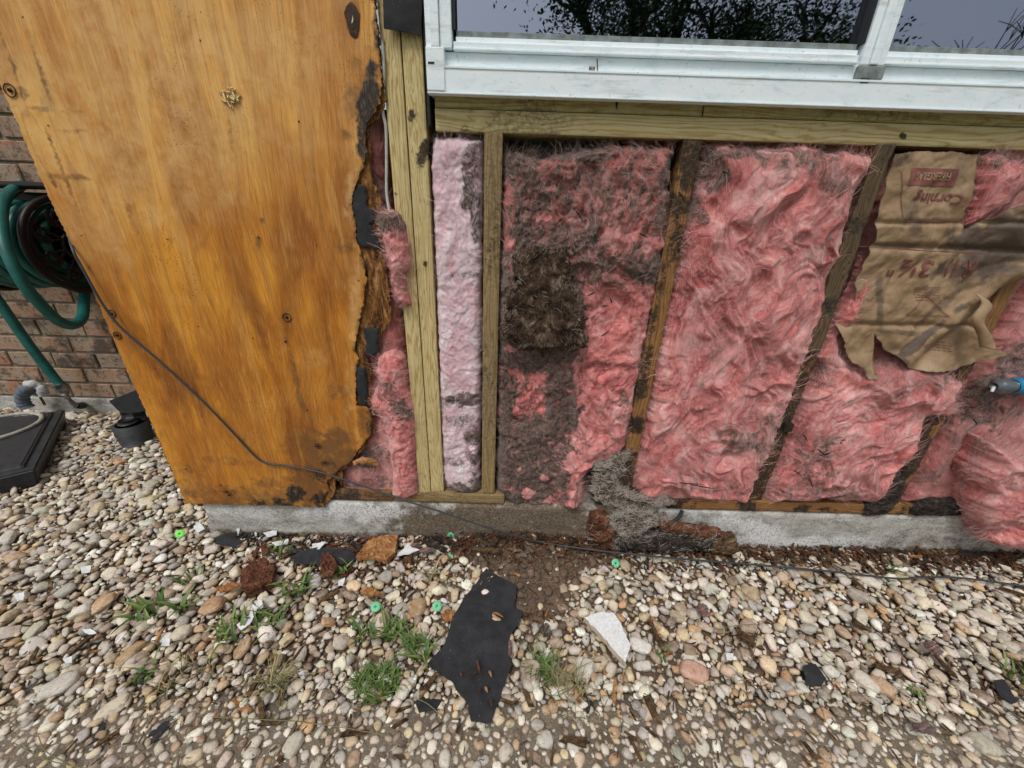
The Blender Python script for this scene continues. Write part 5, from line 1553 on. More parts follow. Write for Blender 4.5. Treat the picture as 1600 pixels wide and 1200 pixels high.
# logo box with reversed-out word
a, b = W(1425, 262, -0.012), W(1488, 292, -0.012)
nx_, nz_ = 16, 8
bx = np.linspace(a[0], b[0], nx_); bz = np.linspace(b[2], a[2], nz_)
XX, ZZ = np.meshgrid(bx, bz); ii = np.arange(nx_ * nz_).reshape(nz_, nx_)
mobj('logo_box', np.stack([XX.ravel(), kraft_y(XX.ravel(), ZZ.ravel()) - 0.0012, ZZ.ravel()], 1), np.stack([ii[:-1, :-1], ii[:-1, 1:], ii[1:, 1:], ii[1:, :-1]], 2).reshape(-1, 4), M['print'], kp)
kprint('FIBERGLAS', 1429, 270, 1485, 281, mat=M['kraft'], off=0.0022)
kprint('Corning', 1424, 298, 1508, 318)
kprint('R-11', 1479, 406, 1528, 433)
kprint('3½"', 1388, 406, 1462, 433)
kline([(1404, 346), (1500, 344)]); kline([(1346, 385), (1450, 392), (1545, 396)], 0.0008); kline([(1415, 492), (1448, 462), (1480, 494)], 0.0007); kline([(1415, 492), (1480, 494)], 0.0007)
kline([(1430, 450), (1472, 449)], 0.0007); kline([(1408, 268), (1406, 340)], 0.0006)
for (xa, xb, ya, nr) in ((1432, 1470, 453, 5), (1435, 1487, 537, 4)):          # small print too fine to read: rows of broken dashes
    for q in range(nr):
        xx = xa
        while xx < xb:
            l_ = random.uniform(2, 6); kline([(xx, ya + q * 4), (min(xb, xx + l_), ya + q * 4)], 0.0008); xx += l_ + 1.6

# white electric cable behind the plywood edge
o = tube('electric_cable', [W(597, 60, -0.004), W(600, 120, -0.004), W(598, 172, -0.002), W(603, 200, 0.0), W(604, 260, 0.002), W(604, 300, 0.0), W(608, 330, -0.004), W(606, 335, -0.01)], 0.0032, M['whitecable'])
tag(o, 'white electric cable running down beside the torn plywood edge', 'cable')

# ================================================================== BLUE TOOL at right
ut = thing('spray_bottle', 'blue capped clear plastic bottle lying in the dusty batt at the right edge', 'bottle', W(1580, 606, -0.03))
a = W(1553, 604, -0.03); b = W(1583, 603, -0.03)
tube('bottle_neck', [a, a + (b - a) * .15, a + (b - a) * .6, b], np.array([0.010, 0.019, 0.020, 0.014]), simple('smoky_clear_plastic', (0.10, 0.12, 0.13), 0.15, 0.3, 40, 0.1, 0.0005, spec=0.8), ut, 14, sub=0)
b2 = W(1640, 602, -0.03)
tube('bottle_cap', [b, b + (b2 - b) * .05, b2], np.array([0.016, 0.021, 0.021]), M['blue'], ut, 14, sub=0)
tube('nozzle', [a, a + np.array([-0.006, -0.006, -0.012])], np.array([0.004, 0.003]), M['chip'], ut, 8, sub=0)

# ================================================================== CABLE across the sheet
cpts = [(104, 350, .05), (112, 385, -0.02), (128, 418, -0.030), (178, 500, -0.034), (250, 565, -0.030), (318, 628, -0.030), (368, 680, -0.026), (398, 712, -0.026), (418, 724, -0.024), (450, 728, -0.024), (500, 738, -0.026), (560, 757, -0.030), (620, 778, -0.040), (690, 800, -0.050), (770, 827, -0.060)]
cp = [W(a, b, c) for a, b, c in cpts] + [G(a, b, c) for a, b, c in ((850, 848, .036), (950, 862, .036), (1050, 872, .028), (1150, 880, .020), (1300, 893, .016), (1400, 904, .014), (1440, 902, .018), (1500, 903, .016), (1600, 916, .012), (1750, 940, .010))]
o = tube('coaxial_cable', cp, 0.0027, M['cable'], None, 10, sub=8)
tag(o, 'thin dark grey cable drooping across the plywood and along the gravel', 'cable')

# ================================================================== LEFT: BRICK WALL
BY = 0.776
bw = thing('brick_wall', 'weathered brown brick wall behind the hose reel', 'wall', (-2.0, BY, 0))
box('mortar_bed', -3.4, -0.93, BY + 0.010, BY + 0.10, 0.06, 2.10, M['mortar'], bw, 0)
o = box('brick_ledge', -3.4, -0.93, BY - 0.004, BY + 0.10, -0.03, 0.066, M['conc'], bw, 0.004)
pitch, BL, gap = 0.0785, 0.198, 0.010
brick_meshes = []
for k in range(10):
    v, f = [], []
    bm = bmesh.new(); bmesh.ops.create_cube(bm, size=1)
    for q in bm.verts: q.co = Vector((q.co.x * BL, q.co.y * 0.09, q.co.z * (pitch - gap)))
    bmesh.ops.bevel(bm, geom=bm.edges[:], offset=0.0035, segments=1, affect='EDGES')
    for q in bm.verts: q.co += Vector((random.uniform(-1, 1), random.uniform(-1, 1), random.uniform(-1, 1))) * 0.0014
    me = bpy.data.meshes.new('brick'); bm.to_mesh(me); bm.free(); me.materials.append(M['brick']); brick_meshes.append(me)
nb = 0
for r0 in range(26):
    zc = 0.070 + pitch * (r0 + 0.5)
    x = -3.2 + (0 if r0 % 2 else (BL + gap) / 2) + random.uniform(-0.01, 0.01)
    while x < -1.02:
        o = bpy.data.objects.new('brick', brick_meshes[random.randrange(10)]); COL.objects.link(o)
        o.parent = bw; o.matrix_parent_inverse = Matrix.Translation(-bw.location)
        o.location = (x + random.uniform(-.002, .002), BY + 0.047 + random.uniform(-.003, .002), zc + random.uniform(-.0012, .0012))
        o.rotation_euler = (random.uniform(-.01, .01), random.uniform(-.006, .006), random.uniform(-.012, .012))
        x += BL + gap; nb += 1

# ================================================================== HOSE REEL
FX = -1.62                                   # flange plane (faces right along the wall)


def Xp(px, py, x):
    d = ray(px, py); return CAM + d * x / d[0]


rc = Xp(120, 384, FX)
re_ = Xp(24, 355, FX)
RR = abs(rc[1] - re_[1]) * 0.98
RR = min(max(RR, 0.16), 0.30)
reel = thing('hose_reel', 'dark bronze hose reel with scrollwork flange mounted on the brick wall', 'hose reel', (rc[0] - 0.15, rc[1], rc[2] - RR))


def ring(name, cx, r, rad, mat, parent, n=48, k=8, y=None, z=None):
    t = np.linspace(0, 2 * math.pi, n, endpoint=False)
    P_ = np.stack([np.full(n, cx), rc[1] + r * np.cos(t), rc[2] + r * np.sin(t)], 1)
    V, F_ = tube_arrays(P_, rad, k, True)
    return mobj(name, V, F_, mat, parent)


for cx in (FX, FX - 0.30):
    ring('flange_rim', cx, RR, 0.011, M['iron'], reel); ring('flange_ring', cx, RR * 0.87, 0.006, M['iron'], reel)
    ring('hub_ring', cx, RR * 0.28, 0.006, M['iron'], reel); ring('hub_ring', cx, RR * 0.12, 0.010, M['iron'], reel)
for s in range(8):
    th = s * math.pi / 4 + 0.2
    def pp(r, a, dx=0.0): return np.array([FX + dx, rc[1] + r * RR * math.cos(th + a), rc[2] + r * RR * math.sin(th + a)])
    tube('scroll', [pp(.28, 0), pp(.45, .25), pp(.62, .30), pp(.72, .12), pp(.66, -.05), pp(.56, .02), pp(.58, .12)], 0.005, M['iron'], reel, 6)
    tube('scroll', [pp(.86, .05), pp(.74, .32), pp(.58, .42), pp(.48, .30), pp(.55, .20), pp(.62, .26)], 0.005, M['iron'], reel, 6)
    tube('spoke', [pp(.28, 0), pp(.87, 0)], 0.0045, M['iron'], reel, 6, sub=0)
tube('axle', [(FX + 0.03, rc[1], rc[2]), (FX - 0.34, rc[1], rc[2])], 0.016, M['iron'], reel, 12, sub=0)
tube('drum', [(FX - 0.01, rc[1], rc[2]), (FX - 0.29, rc[1], rc[2])], RR * 0.42, M['iron'], reel, 24, sub=0)
# bracket bars to the wall
tz = rc[2] + RR + 0.035
tube('bracket_bar', [(FX + 0.05, rc[1] - 0.02, tz), (FX - 0.75, rc[1] - 0.02, tz)], 0.012, M['iron'], reel, 8, sub=0)
box('bracket_plate', FX - 0.75, FX + 0.05, rc[1] + 0.0, BY - 0.002, tz - 0.05, tz - 0.02, M['iron'], reel, 0.003)
gh = thing('garden_hose', 'teal rubber garden hose coiled on the reel with a hanging loop', 'hose', (FX - 0.15, rc[1], rc[2] - RR))
rg = random.Random(5)
for layer, (r0, cnt) in enumerate(((0.52, 7), (0.64, 7), (0.76, 7), (0.88, 6))):
    for k in range(cnt):
        cx = FX - 0.03 - k * 0.040 - (0.02 if layer % 2 else 0)
        t = np.linspace(0, 2 * math.pi, 40, endpoint=False)
        rr = RR * r0 + 0.006 * np.sin(t * 2 + rg.uniform(0, 6)) 
        P_ = np.stack([cx + 0.010 * np.sin(t + rg.uniform(0, 6)), rc[1] + rr * np.cos(t), rc[2] + rr * np.sin(t)], 1)
        V, F_ = tube_arrays(P_, 0.0145, 8, True)
        mobj('hose_turn', V, F_, M['hose'], gh)
tube('hose_loop', [Xp(34, 288, FX - 0.14), Xp(6, 312, FX - 0.05), Xp(2, 355, FX - 0.0), Xp(14, 400, FX + 0.03), Xp(36, 442, FX + 0.04), Xp(60, 472, FX + .04), Xp(88, 499, FX + .04), Xp(110, 508, FX + .04), Xp(127, 499, FX + .03), Xp(131, 478, FX - .02), Xp(133, 440, FX - .06)], 0.0165, M['hose'], gh, 12)
# supply hose to the tap
sh_ = thing('supply_hose', 'straight teal hose slanting down to a metal tap fitting by the brick ledge', 'hose', W(97, 606, BY - 0.10))
tube('hose_run', [W(-60, 390, BY - .12), W(0, 474, BY - .12), W(50, 545, BY - .11), W(95, 603, BY - .10)], 0.0175, M['hose'], sh_, 12)
tube('coupling', [W(93, 600, BY - .10), W(97, 608, BY - .10), W(99, 611, BY - .10), W(102, 616, BY - .10)], np.array([0.020, 0.024, 0.019, 0.016]), M['brass'], sh_, 12, sub=0)
tube('tap_stem', [W(101, 614, BY - .10), W(108, 624, BY - .10), W(120, 634, BY - .09)], np.array([0.011, 0.008, 0.009]), M['brass'], sh_, 10)
tube('tap_lever', [W(102, 622, BY - .11), W(112, 632, BY - .11), W(119, 636, BY - .10)], 0.005, M['brass'], sh_, 8)
tube('tap_outlet', [W(120, 634, BY - .09), W(128, 634, BY - .04), W(130, 632, BY + .01)], np.array([0.013, 0.016, 0.016]), M['screw'], sh_, 10)
# foam-wrapped pipe elbow
pe = thing('pipe_elbow', 'grey foam wrapped pipe elbow topped with a white rag', 'pipe', W(45, 636, BY - .08))
pts = smooth_path([W(44, 638, BY - .08), W(36, 628, BY - .08), W(35, 616, BY - .08), W(42, 607, BY - .08), W(54, 604, BY - .06), W(60, 612, BY - .05)], 6)
rads = 0.024 + 0.0025 * np.sin(np.arange(len(pts)) * 1.9)
V_, F_ = tube_arrays(pts, rads, 12); mobj('foam_wrap', V_, F_, M['greyfoam'], pe)
rg_pts = smooth_path([W(42, 601, BY - .10), W(50, 600, BY - .10), W(58, 602, BY - .09), W(66, 608, BY - .09), W(68, 616, BY - .08)], 5)
V_, F_ = tube_arrays(rg_pts, 0.014 + 0.006 * np.sin(np.arange(len(rg_pts)) * 1.3) ** 2, 10); V_ = np.array(V_); V_ += 0.004 * np.stack([fbm(V_[:, 0] * 60, V_[:, 1] * 60, V_[:, 2] * 60 + k, 2) for k in (0, 9, 18)], 1)
mobj('rag', V_, F_, M['rag'], pe)
tube('thin_pipe', [W(60, 612, BY - .04), W(64, 622, BY - .03), W(70, 632, BY - .02)], 0.005, M['rotbrown'], pe, 8)

# black square base with ring
ZB = 0.075
c1 = G(85, 641, ZB); c2 = G(38, 728, ZB)
ux = (c2 - c1); L = np.linalg.norm(ux); ux = ux / L; vx = np.array([-ux[1], ux[0], 0.0])
if vx[0] > 0: vx = -vx
bb = thing('plastic_base', 'black square plastic base with a pale raised ring on the gravel', 'base', c1 + ux * L / 2 + vx * L / 2 - np.array([0, 0, ZB]))


def prism(name, corners, za, zb, mat, parent, inset=0.0, bev=0.006):
    bm = bmesh.new()
    c = np.mean(corners, 0)
    lo = [bm.verts.new((p[0], p[1], za)) for p in corners]; hi = [bm.verts.new((*(p + (c - p) * inset)[:2], zb)) for p in corners]
    n = len(corners)
    bm.faces.new(lo[::-1]); bm.faces.new(hi)
    for i in range(n): bm.faces.new((lo[i], lo[(i + 1) % n], hi[(i + 1) % n], hi[i]))
    bmesh.ops.recalc_face_normals(bm, faces=bm.faces[:])
    if bev: bmesh.ops.bevel(bm, geom=bm.edges[:], offset=bev, segments=3, affect='EDGES')
    return bm_obj(name, bm, mat, parent)


ob = ux * 0.035
cs = [c1 - ux * 0.012 - vx * 0.012, c2 + ux * 0.012 - vx * 0.012, c2 + ux * .012 + vx * (L + .02), c1 - ux * .012 + vx * (L + .02)]
prism('base_body', cs, -0.01, ZB - 0.012, M['blackplastic'], bb, -0.05)
cs2 = [c1, c2, c2 + vx * L, c1 + vx * L]
prism('base_top', cs2, ZB - 0.018, ZB, M['blackplastic'], bb, 0.03, 0.004)
cc = G(-8, 668, ZB + 0.008); r1 = abs(G(44, 668, ZB + .008)[0] - cc[0])
t = np.linspace(0, 2 * math.pi, 56, endpoint=False)
V_, F_ = tube_arrays(np.stack([cc[0] + r1 * np.cos(t), cc[1] + r1 * np.sin(t), np.full(56, ZB + 0.006)], 1), 0.008, 8, True); mobj('raised_ring', V_, F_, M['palering'], bb)
t = np.linspace(0, 2 * math.pi, 40, endpoint=False)
disc = [np.array((cc[0] + r1 * 0.90 * math.cos(a), cc[1] + r1 * 0.90 * math.sin(a), 0)) for a in t]
prism('inner_disc', disc, ZB - 0.004, ZB + 0.004, M['blackplastic'], bb, 0.03, 0.001)
# black downspout adapter
dz = thing('downspout_adapter', 'black plastic downspout adapter and pot on the gravel by the plywood', 'drain pipe', G(205, 680))
q = G(218, 686); q[1] -= 0.03
tube('round_pot', [q + np.array([0, .02, -.005]), q + np.array([0, .02, .02]), q + np.array([0, .02, .022]), q + np.array([0, .02, .05]), q + np.array([0, .02, .052]), q + np.array([0, .02, .085]), q + np.array([0, .02, .088])],
     np.array([.055, .058, .054, .062, .058, .064, .05]), M['blackplastic'], dz, 24, sub=0)
tube('pot_cap', [q + np.array([-.012, .02, .086]), q + np.array([-.012, .02, .104])], np.array([.034, .026]), M['blackplastic'], dz, 18, sub=0)
p1, p2, p3, p4 = W(168, 627, .60), W(238, 600, .60), W(262, 636, .60), W(192, 650, .60)
cs = [p1, p4, p3, p2]
bm = bmesh.new(); fr = [bm.verts.new(p) for p in cs]; bk = [bm.verts.new(p + np.array([0.01, .10, 0.0])) for p in cs]
bm.faces.new(fr); bm.faces.new(bk[::-1])
for i in range(4): bm.faces.new((fr[(i + 1) % 4], fr[i], bk[i], bk[(i + 1) % 4]))
bmesh.ops.recalc_face_normals(bm, faces=bm.faces[:]); bmesh.ops.bevel(bm, geom=bm.edges[:], offset=.004, segments=2, affect='EDGES')
bm_obj('square_elbow', bm, M['blackplastic'], dz)
box('square_outlet', W(188, 650, .6)[0], W(208, 650, .6)[0], .60, .66, 0.0, W(196, 645, .6)[2], M['blackplastic'], dz, .003)

# ================================================================== LITTER
def scrap(name, label, cat, px, z, thick, mat, parent=None, group=None, curl=0.004, step=0.005, amp=0.002, tilt=(0, 0), seed=1.0, edge_mat=None, freq=60, rough=0.0):
    z = z - 0.016
    pts = np.array([G(a, b, z)[:2] for a, b in px])
    c = pts.mean(0)
    v2, tr, be, d = sheet2d([tuple(p) for p in pts], step, amp, freq, seed)
    zz = z + curl * fbm(v2[:, 0] * 9, v2[:, 1] * 9, seed, 3) + rough * ridged(v2[:, 0] * 70, v2[:, 1] * 70, seed, 3) + tilt[0] * (v2[:, 0] - c[0]) + tilt[1] * (v2[:, 1] - c[1])
    V = np.stack([v2[:, 0], v2[:, 1], zz], 1); n = len(V)
    VB = V.copy(); VB[:, 2] -= thick
    side = np.vstack([np.stack([be[:, 1], be[:, 0], be[:, 0] + n], 1), np.stack([be[:, 1], be[:, 0] + n, be[:, 1] + n], 1)])
    loc = np.array([c[0], c[1], z])
    o = mobj(name, np.vstack([V, VB]) - loc, np.vstack([tr, tr[:, ::-1] + n, side]), mat, None, {'dark': np.zeros(2 * n), 'wet': np.zeros(2 * n), 'dirt': np.zeros(2 * n)}, smooth=False)
    if edge_mat:
        o.data.materials.append(edge_mat)
        mi = np.zeros(len(o.data.polygons), np.int32); mi[len(tr):] = 1
        o.data.polygons.foreach_set('material_index', mi)
    o.location = loc
    return tag(o, label, cat, group)


scrap('felt_sheet', 'large torn black felt paper piece lying in the gravel below the soil patch', 'felt paper',
      [(760, 889), (808, 918), (803, 949), (817, 956), (812, 973), (798, 991), (793, 1011), (800, 1035), (787, 1070), (767, 1130), (736, 1128), (731, 1101), (712, 1077), (707, 1066), (667, 1035), (695, 1008), (705, 973), (726, 932), (750, 901)],
      0.034, 0.0015, M['tar'], curl=0.010, amp=0.0016, seed=2.0, tilt=(0, 0.02))
FLK = ['flake highest on the black felt sheet', 'upright flake on the left half of the felt sheet', 'pale flake below the upright one on the felt sheet', 'flake low on the right of the felt sheet', 'lowest bark flake on the felt sheet', 'leftmost bark flake on the felt sheet', 'flake by the right edge of the felt sheet', 'slanting flake in the lower middle of the felt sheet']
for i, (a, b, c, d_) in enumerate(((770, 957, 786, 964), (745, 1032, 750, 1052), (737, 1058, 744, 1050), (758, 1073, 762, 1082), (767, 1091, 768, 1104), (718, 1050, 722, 1058), (764, 1048, 768, 1058), (752, 1075, 748, 1084))):
    p, q = G(a, b, .031), G(c, d_, .031)
    o = tube('bark_flake', [p, (p + q) / 2 + np.array([0, 0, .003]), q], np.array([0.0012, 0.0035 - 0.0012 * (i % 3), 0.0022, 0.0006]), M['woodchip'] if i % 3 == 0 else M['rotred'], None, 5, sub=2)
    tag(o, FLK[i], 'bark', 'bark flakes on the black felt sheet')
scrap('foam_board', 'white quarter-round broken foam board piece with a stained edge', 'foam board', [(913, 963), (935, 958), (959, 960), (971, 980), (985, 1008), (978, 1034), (962, 1018), (940, 990)], 0.045, 0.016, M['foam'], step=0.003,
      amp=0.003, seed=3.0, edge_mat=M['foamedge'], tilt=(0.15, 0.10), rough=0.0015, curl=0.001)
BL_ = [('felt_scrap', 'black felt scrap at the left foot of the footing, upper one', [(338, 838), (352, 832), (366, 830), (370, 844), (352, 850), (336, 848)], M['tar']),
       ('felt_scrap', 'narrow black felt scrap slanting beside the footing foot', [(358, 852), (376, 836), (390, 830), (388, 840), (364, 858)], M['tar']),
       ('felt_scrap', 'wide black felt scrap half under rotten wood at the footing', [(455, 868), (470, 860), (505, 856), (550, 862), (560, 872), (535, 882), (500, 884), (462, 880)], M['tar']),
       ('felt_scrap', 'black felt scrap at lower left beside a large oval stone', [(58, 1100), (72, 1092), (88, 1096), (82, 1110), (60, 1118)], M['tar']),
       ('felt_scrap', 'black felt scrap lying on the path, far lower left', [(125, 1160), (142, 1135), (160, 1125), (168, 1132), (150, 1160), (128, 1170)], M['tar']),
       ('felt_scrap', 'long black felt scrap on the path, lower left', [(222, 1160), (238, 1140), (262, 1125), (266, 1136), (246, 1158), (226, 1168)], M['tar']),
       ('felt_scrap', 'black felt scrap left of the large felt sheet', [(648, 1096), (668, 1088), (690, 1096), (680, 1112), (656, 1116)], M['tar']),
       ('felt_scrap', 'black felt scrap in the gravel right of centre', [(1254, 1040), (1275, 1036), (1292, 1060), (1284, 1072), (1262, 1068)], M['tar']),
       ('felt_scrap', 'dark slate-like scrap near the lower right edge', [(1553, 1062), (1572, 1060), (1592, 1096), (1580, 1100), (1562, 1086)], M['tar']),
       ('felt_scrap', 'tiny black felt scrap below the weed tuft', [(912, 1098), (924, 1094), (930, 1108), (918, 1116)], M['tar'])]
for i, (nm, lb, px, mt) in enumerate(BL_): scrap(nm, lb, 'felt paper', px, 0.030 if px[0][1] < 1090 else 0.018, 0.0016, mt, seed=4.0 + i, curl=0.008, group='small black felt scraps', step=0.004)
WD = [('wood_chunk', 'dark rust-brown rotten wood chunk in the gravel left of the footing scraps', [(378, 893), (392, 882), (414, 872), (430, 890), (424, 908), (400, 918), (384, 926), (376, 910)], M['rotred'], 0.045, 0.022),
      ('wood_chunk', 'orange-brown splintered wood chunk against the footing', [(556, 872), (570, 850), (590, 838), (622, 838), (618, 862), (604, 876), (580, 872)], M['woodchip'], 0.050, 0.015),
      ('wood_chunk', 'small brown wood chunk on the wide black scrap', [(500, 886), (504, 868), (516, 866), (528, 882), (520, 900), (506, 902)], M['rotred'], 0.045, 0.010),
      ('wood_chunk', 'thin orange wood splinter lying by two tan stones', [(338, 922), (360, 914), (384, 916), (368, 922), (345, 928)], M['woodchip'], 0.034, 0.005),
      ('wood_chunk', 'orange wood chip on the path at lower left', [(362, 1096), (372, 1093), (396, 1110), (388, 1118), (376, 1112)], M['woodchip'], 0.016, 0.006),
      ('wood_chunk', 'pale orange wood flake above the grass patch', [(562, 924), (578, 920), (600, 928), (584, 932), (566, 930)], M['woodchip'], 0.034, 0.005),
      ('wood_chunk', 'ribbed orange wood flake left of the felt sheet', [(689, 960), (700, 950), (711, 954), (706, 968), (696, 970)], M['woodchip'], 0.034, 0.006),
      ('wood_chunk', 'long dark brown wood sliver right of the foam board', [(1012, 972), (1018, 972), (1040, 1010), (1036, 1018), (1024, 998)], M['rotbrown'], 0.034, 0.006),
      ('wood_chunk', 'dark wood sliver in the right gravel beside dry stems', [(1146, 984), (1154, 984), (1180, 1008), (1176, 1014), (1160, 1002)], M['rotbrown'], 0.034, 0.006),
      ('wood_chunk', 'grey-brown flat chip beside the foam board', [(840, 978), (856, 976), (862, 990), (850, 996)], M['rotgrey'], 0.034, 0.004),
      ('wood_chunk', 'tan triangular chip in the weed tuft', [(890, 1088), (902, 1076), (912, 1094), (905, 1102)], M['woodchip'], 0.02, 0.004)]
for i, (nm, lb, px, mt, z, th) in enumerate(WD): scrap(nm, lb, 'wood scrap', px, z, th, mt, seed=24.0 + i, curl=0.010, amp=0.0022, freq=170, rough=0.008, step=0.003, group='rotten wood pieces in the gravel', tilt=(0.05 * math.sin(i), 0.1))
WH = [((370, 976), (388, 962), (396, 946), (404, 952), (390, 974), (376, 984)), ((398, 942), (408, 936), (412, 948), (404, 954)), ((412, 832), (432, 826), (432, 836), (418, 840)), ((424, 848), (450, 840), (450, 850), (432, 854)), ((487, 848), (510, 846), (500, 858), (488, 858)),
      ((126, 886), (142, 883), (140, 892), (128, 895)), ((22, 928), (38, 925), (36, 936), (24, 936)), ((612, 866), (640, 854), (655, 860), (640, 866), (614, 868)), ((78, 1118), (90, 1102), (98, 1104), (90, 1124), (80, 1128)), ((252, 996), (266, 996), (264, 1008), (252, 1008)),
      ((216, 930), (228, 930), (224, 940), (216, 938)), ((98, 1030), (114, 1024), (112, 1034), (102, 1036)), ((56, 1150), (70, 1146), (68, 1156), (58, 1156)), ((528, 906), (540, 902), (536, 914), (528, 914)), ((302, 822), (312, 816), (320, 826), (308, 832)), ((370, 828), (376, 826), (372, 838)),
      ((1375, 1102), (1386, 1100), (1388, 1110), (1378, 1114)), ((1134, 1022), (1146, 1020), (1144, 1032), (1136, 1032)), ((466, 1052), (474, 1048), (476, 1058), (470, 1062)), ((128, 984), (142, 982), (150, 988), (138, 990))]
WL = ['long white chip on the leaves at left, lower of a pair', 'short white chip on the leaves at left, upper of a pair', 'white chip resting close under the footing at left', 'white chip pair-mate further out from the footing', 'white chip beside the wide black felt scrap',
      'white chip in the far left gravel, upper one', 'white chip nearest the left photo edge', 'long white chip under the orange-brown wood chunk', 'white chip beside the lower left black scrap', 'white chip left of the dead grass', 'small white chip above the left leaves', 'white chip left of the brown-yellow stone',
      'white chip low on the path at far left', 'white chip right of the rust-brown wood chunk', 'white chip at the left corner of the footing', 'sliver of white chip on a black scrap', 'white flower-like chip in the right gravel', 'square white chip right of the foam board', 'tiny white chip beside a tan stone', 'flat white chip left of the brown leaves']
for i, px in enumerate(WH): scrap('paint_chip', WL[i], 'paint chip', px, 0.034 if px[0][1] < 1090 else 0.016, 0.002, M['chip'], seed=50.0 + i, curl=0.006, amp=0.0015, step=0.0035, group='white chips scattered in the gravel', tilt=(0.1 * math.sin(i * 2), 0.15 * math.cos(i)))

# green nail caps
CP = [(281, 834, 'lime', 'lime green nail cap tilted in the gravel left of the footing', 0.7), (704, 838, 'green', 'green nail cap standing on edge close to the footing', 1.25), (702, 872, 'green', 'green nail cap lying below the one on edge', 0.5), (962, 880, 'green', 'green nail cap right of the soil patch', 0.75),
      (683, 947, 'green', 'green nail cap left of the large felt sheet', 0.55), (587, 948, 'green', 'green nail cap half hidden under a grey stone', 0.4)]
for px, py, mt, lb, tlt in CP:
    p = G(px, py, 0.016)
    bm = bmesh.new(); n = 24; rings = [(0.0020, 0.0004), (0.0050, 0.0016), (0.0120, 0.0006), (0.0126, 0.0), (0.0120, -0.0008), (0.0020, -0.0006)]
    vs = [[bm.verts.new((r0 * math.cos(2 * math.pi * k / n), r0 * math.sin(2 * math.pi * k / n), z)) for k in range(n)] for r0, z in rings]
    for i in range(len(rings)):
        a_, b_ = vs[i], vs[(i + 1) % len(rings)]
        for k in range(n): bm.faces.new((a_[k], a_[(k + 1) % n], b_[(k + 1) % n], b_[k]))
    bmesh.ops.recalc_face_normals(bm, faces=bm.faces[:])
    o = bm_obj('nail_cap', bm, M[mt], None, True); o.location = p; o.rotation_euler = (tlt, random.uniform(-.2, .2), random.uniform(-.4, .4))
    tag(o, lb, 'nail cap', 'green plastic nail caps')

# ---- grass
def tuft(label, px, py, n, hgt, spread, mat, width=0.0016, lean=0.6, name='grass_tuft', group='grass tufts in the gravel', seed=1, flat=0.0):
    r_ = random.Random(seed)
    base = G(px, py, -0.006)
    V, F_, T_ = [], [], []
    for k in range(n):
        a = r_.uniform(0, 2 * math.pi); rr = spread * math.sqrt(r_.random())
        x, y = rr * math.cos(a), rr * math.sin(a) * 0.8
        d = r_.uniform(0, 2 * math.pi); h = hgt * r_.uniform(0.5, 1.1); ln = lean * h * r_.uniform(0.5, 1.4)
        w = width * r_.uniform(0.6, 1.3)
        s = len(V); S = 5
        for i in range(S + 1):
            t = i / S
            cx = x + math.cos(d) * ln * t * t; cy = y + math.sin(d) * ln * t * t
            cz = h * (t - 0.35 * t * t * (1 + flat)) ; ww = w * (1 - t) ** 0.6 * (0.6 + 0.8 * math.sin(min(1, t * 2) * 1.57))
            nx, ny = -math.sin(d) * ww, math.cos(d) * ww
            V += [(cx - nx, cy - ny, cz + 0.0004), (cx, cy, cz - ww * 0.5), (cx + nx, cy + ny, cz + 0.0004)]
            T_ += [r_.random()] * 3 if i == 0 else [T_[-1]] * 3
            if i:
                q = s + i * 3
                F_ += [(q - 3, q - 2, q + 1, q), (q - 2, q - 1, q + 2, q + 1)]
    o = mobj(name, V, F_, mat, None, {'tone': T_}, True)
    o.location = base
    return tag(o, label, 'grass', group)


tuft('bright green fine weed clump left of the large felt sheet', 590, 1072, 300, 0.045, 0.045, M['grass'], 0.0020, 0.7, seed=1, name='weed_clump')
GT = [('broad-leaved grass tuft beside the orange-tan stones', 232, 962, 16, .07, .045, 'grass', .0050), ('grass blades between the left tuft and the white chips', 285, 958, 8, .07, .02, 'grass', .0055), ('grass under the pair of white chips', 375, 985, 26, .07, .05, 'grass', .0040), ('grass tuft right of the white chip pair', 425, 975, 20, .065, .04, 'grass', .0035),
      ('grass tuft below the rust-brown wood chunk', 465, 925, 22, .065, .035, 'grass', .0045), ('grass blades against the black scrap at the footing', 535, 895, 16, .06, .03, 'grass', .0040), ('thin grass behind the rust-brown chunk', 440, 865, 14, .06, .03, 'grass', .0030), ('grass tuft above the bright weed clump', 625, 1000, 40, .07, .045, 'grass', .0032),
      ('tall grass blades left of the large felt sheet', 655, 1020, 24, .08, .03, 'grass', .0034), ('sparse green blades in the upper left gravel', 300, 905, 10, .05, .03, 'grass', .0035), ('fine green and dry grass tuft right of the felt sheet', 845, 1050, 110, .06, .03, 'grass', .0012), ('dry yellow grass tuft beside the tan chip', 885, 1080, 90, .07, .04, 'drygrass', .0011),
      ('dry grass tuft leaning left of the bright weed clump', 435, 1075, 70, .09, .025, 'drygrass', .0012), ('dead grass patch in the left gravel', 290, 1060, 80, .04, .06, 'drygrass', .0011), ('thin weed in the lower left gravel', 230, 1055, 14, .05, .03, 'grass', .0030), ('single green blade curling near the cable at right', 1390, 895, 5, .07, .01, 'grass', .0028),
      ('green leaf blades at the far left below the black base', 20, 745, 12, .12, .03, 'grass', .0070), ('green blades at the right photo edge', 1592, 1060, 14, .06, .03, 'grass', .0040), ('small weed right of the foam board', 1035, 1028, 8, .03, .02, 'grass', .0030), ('small weed in the gravel right of the black scrap', 1420, 1090, 12, .03, .04, 'grass', .0025),
      ('thin green weed left of the bare soil', 680, 905, 10, .07, .02, 'drygrass', .0022), ('grass blades low in the centre gravel', 570, 990, 16, .06, .03, 'grass', .0030)]
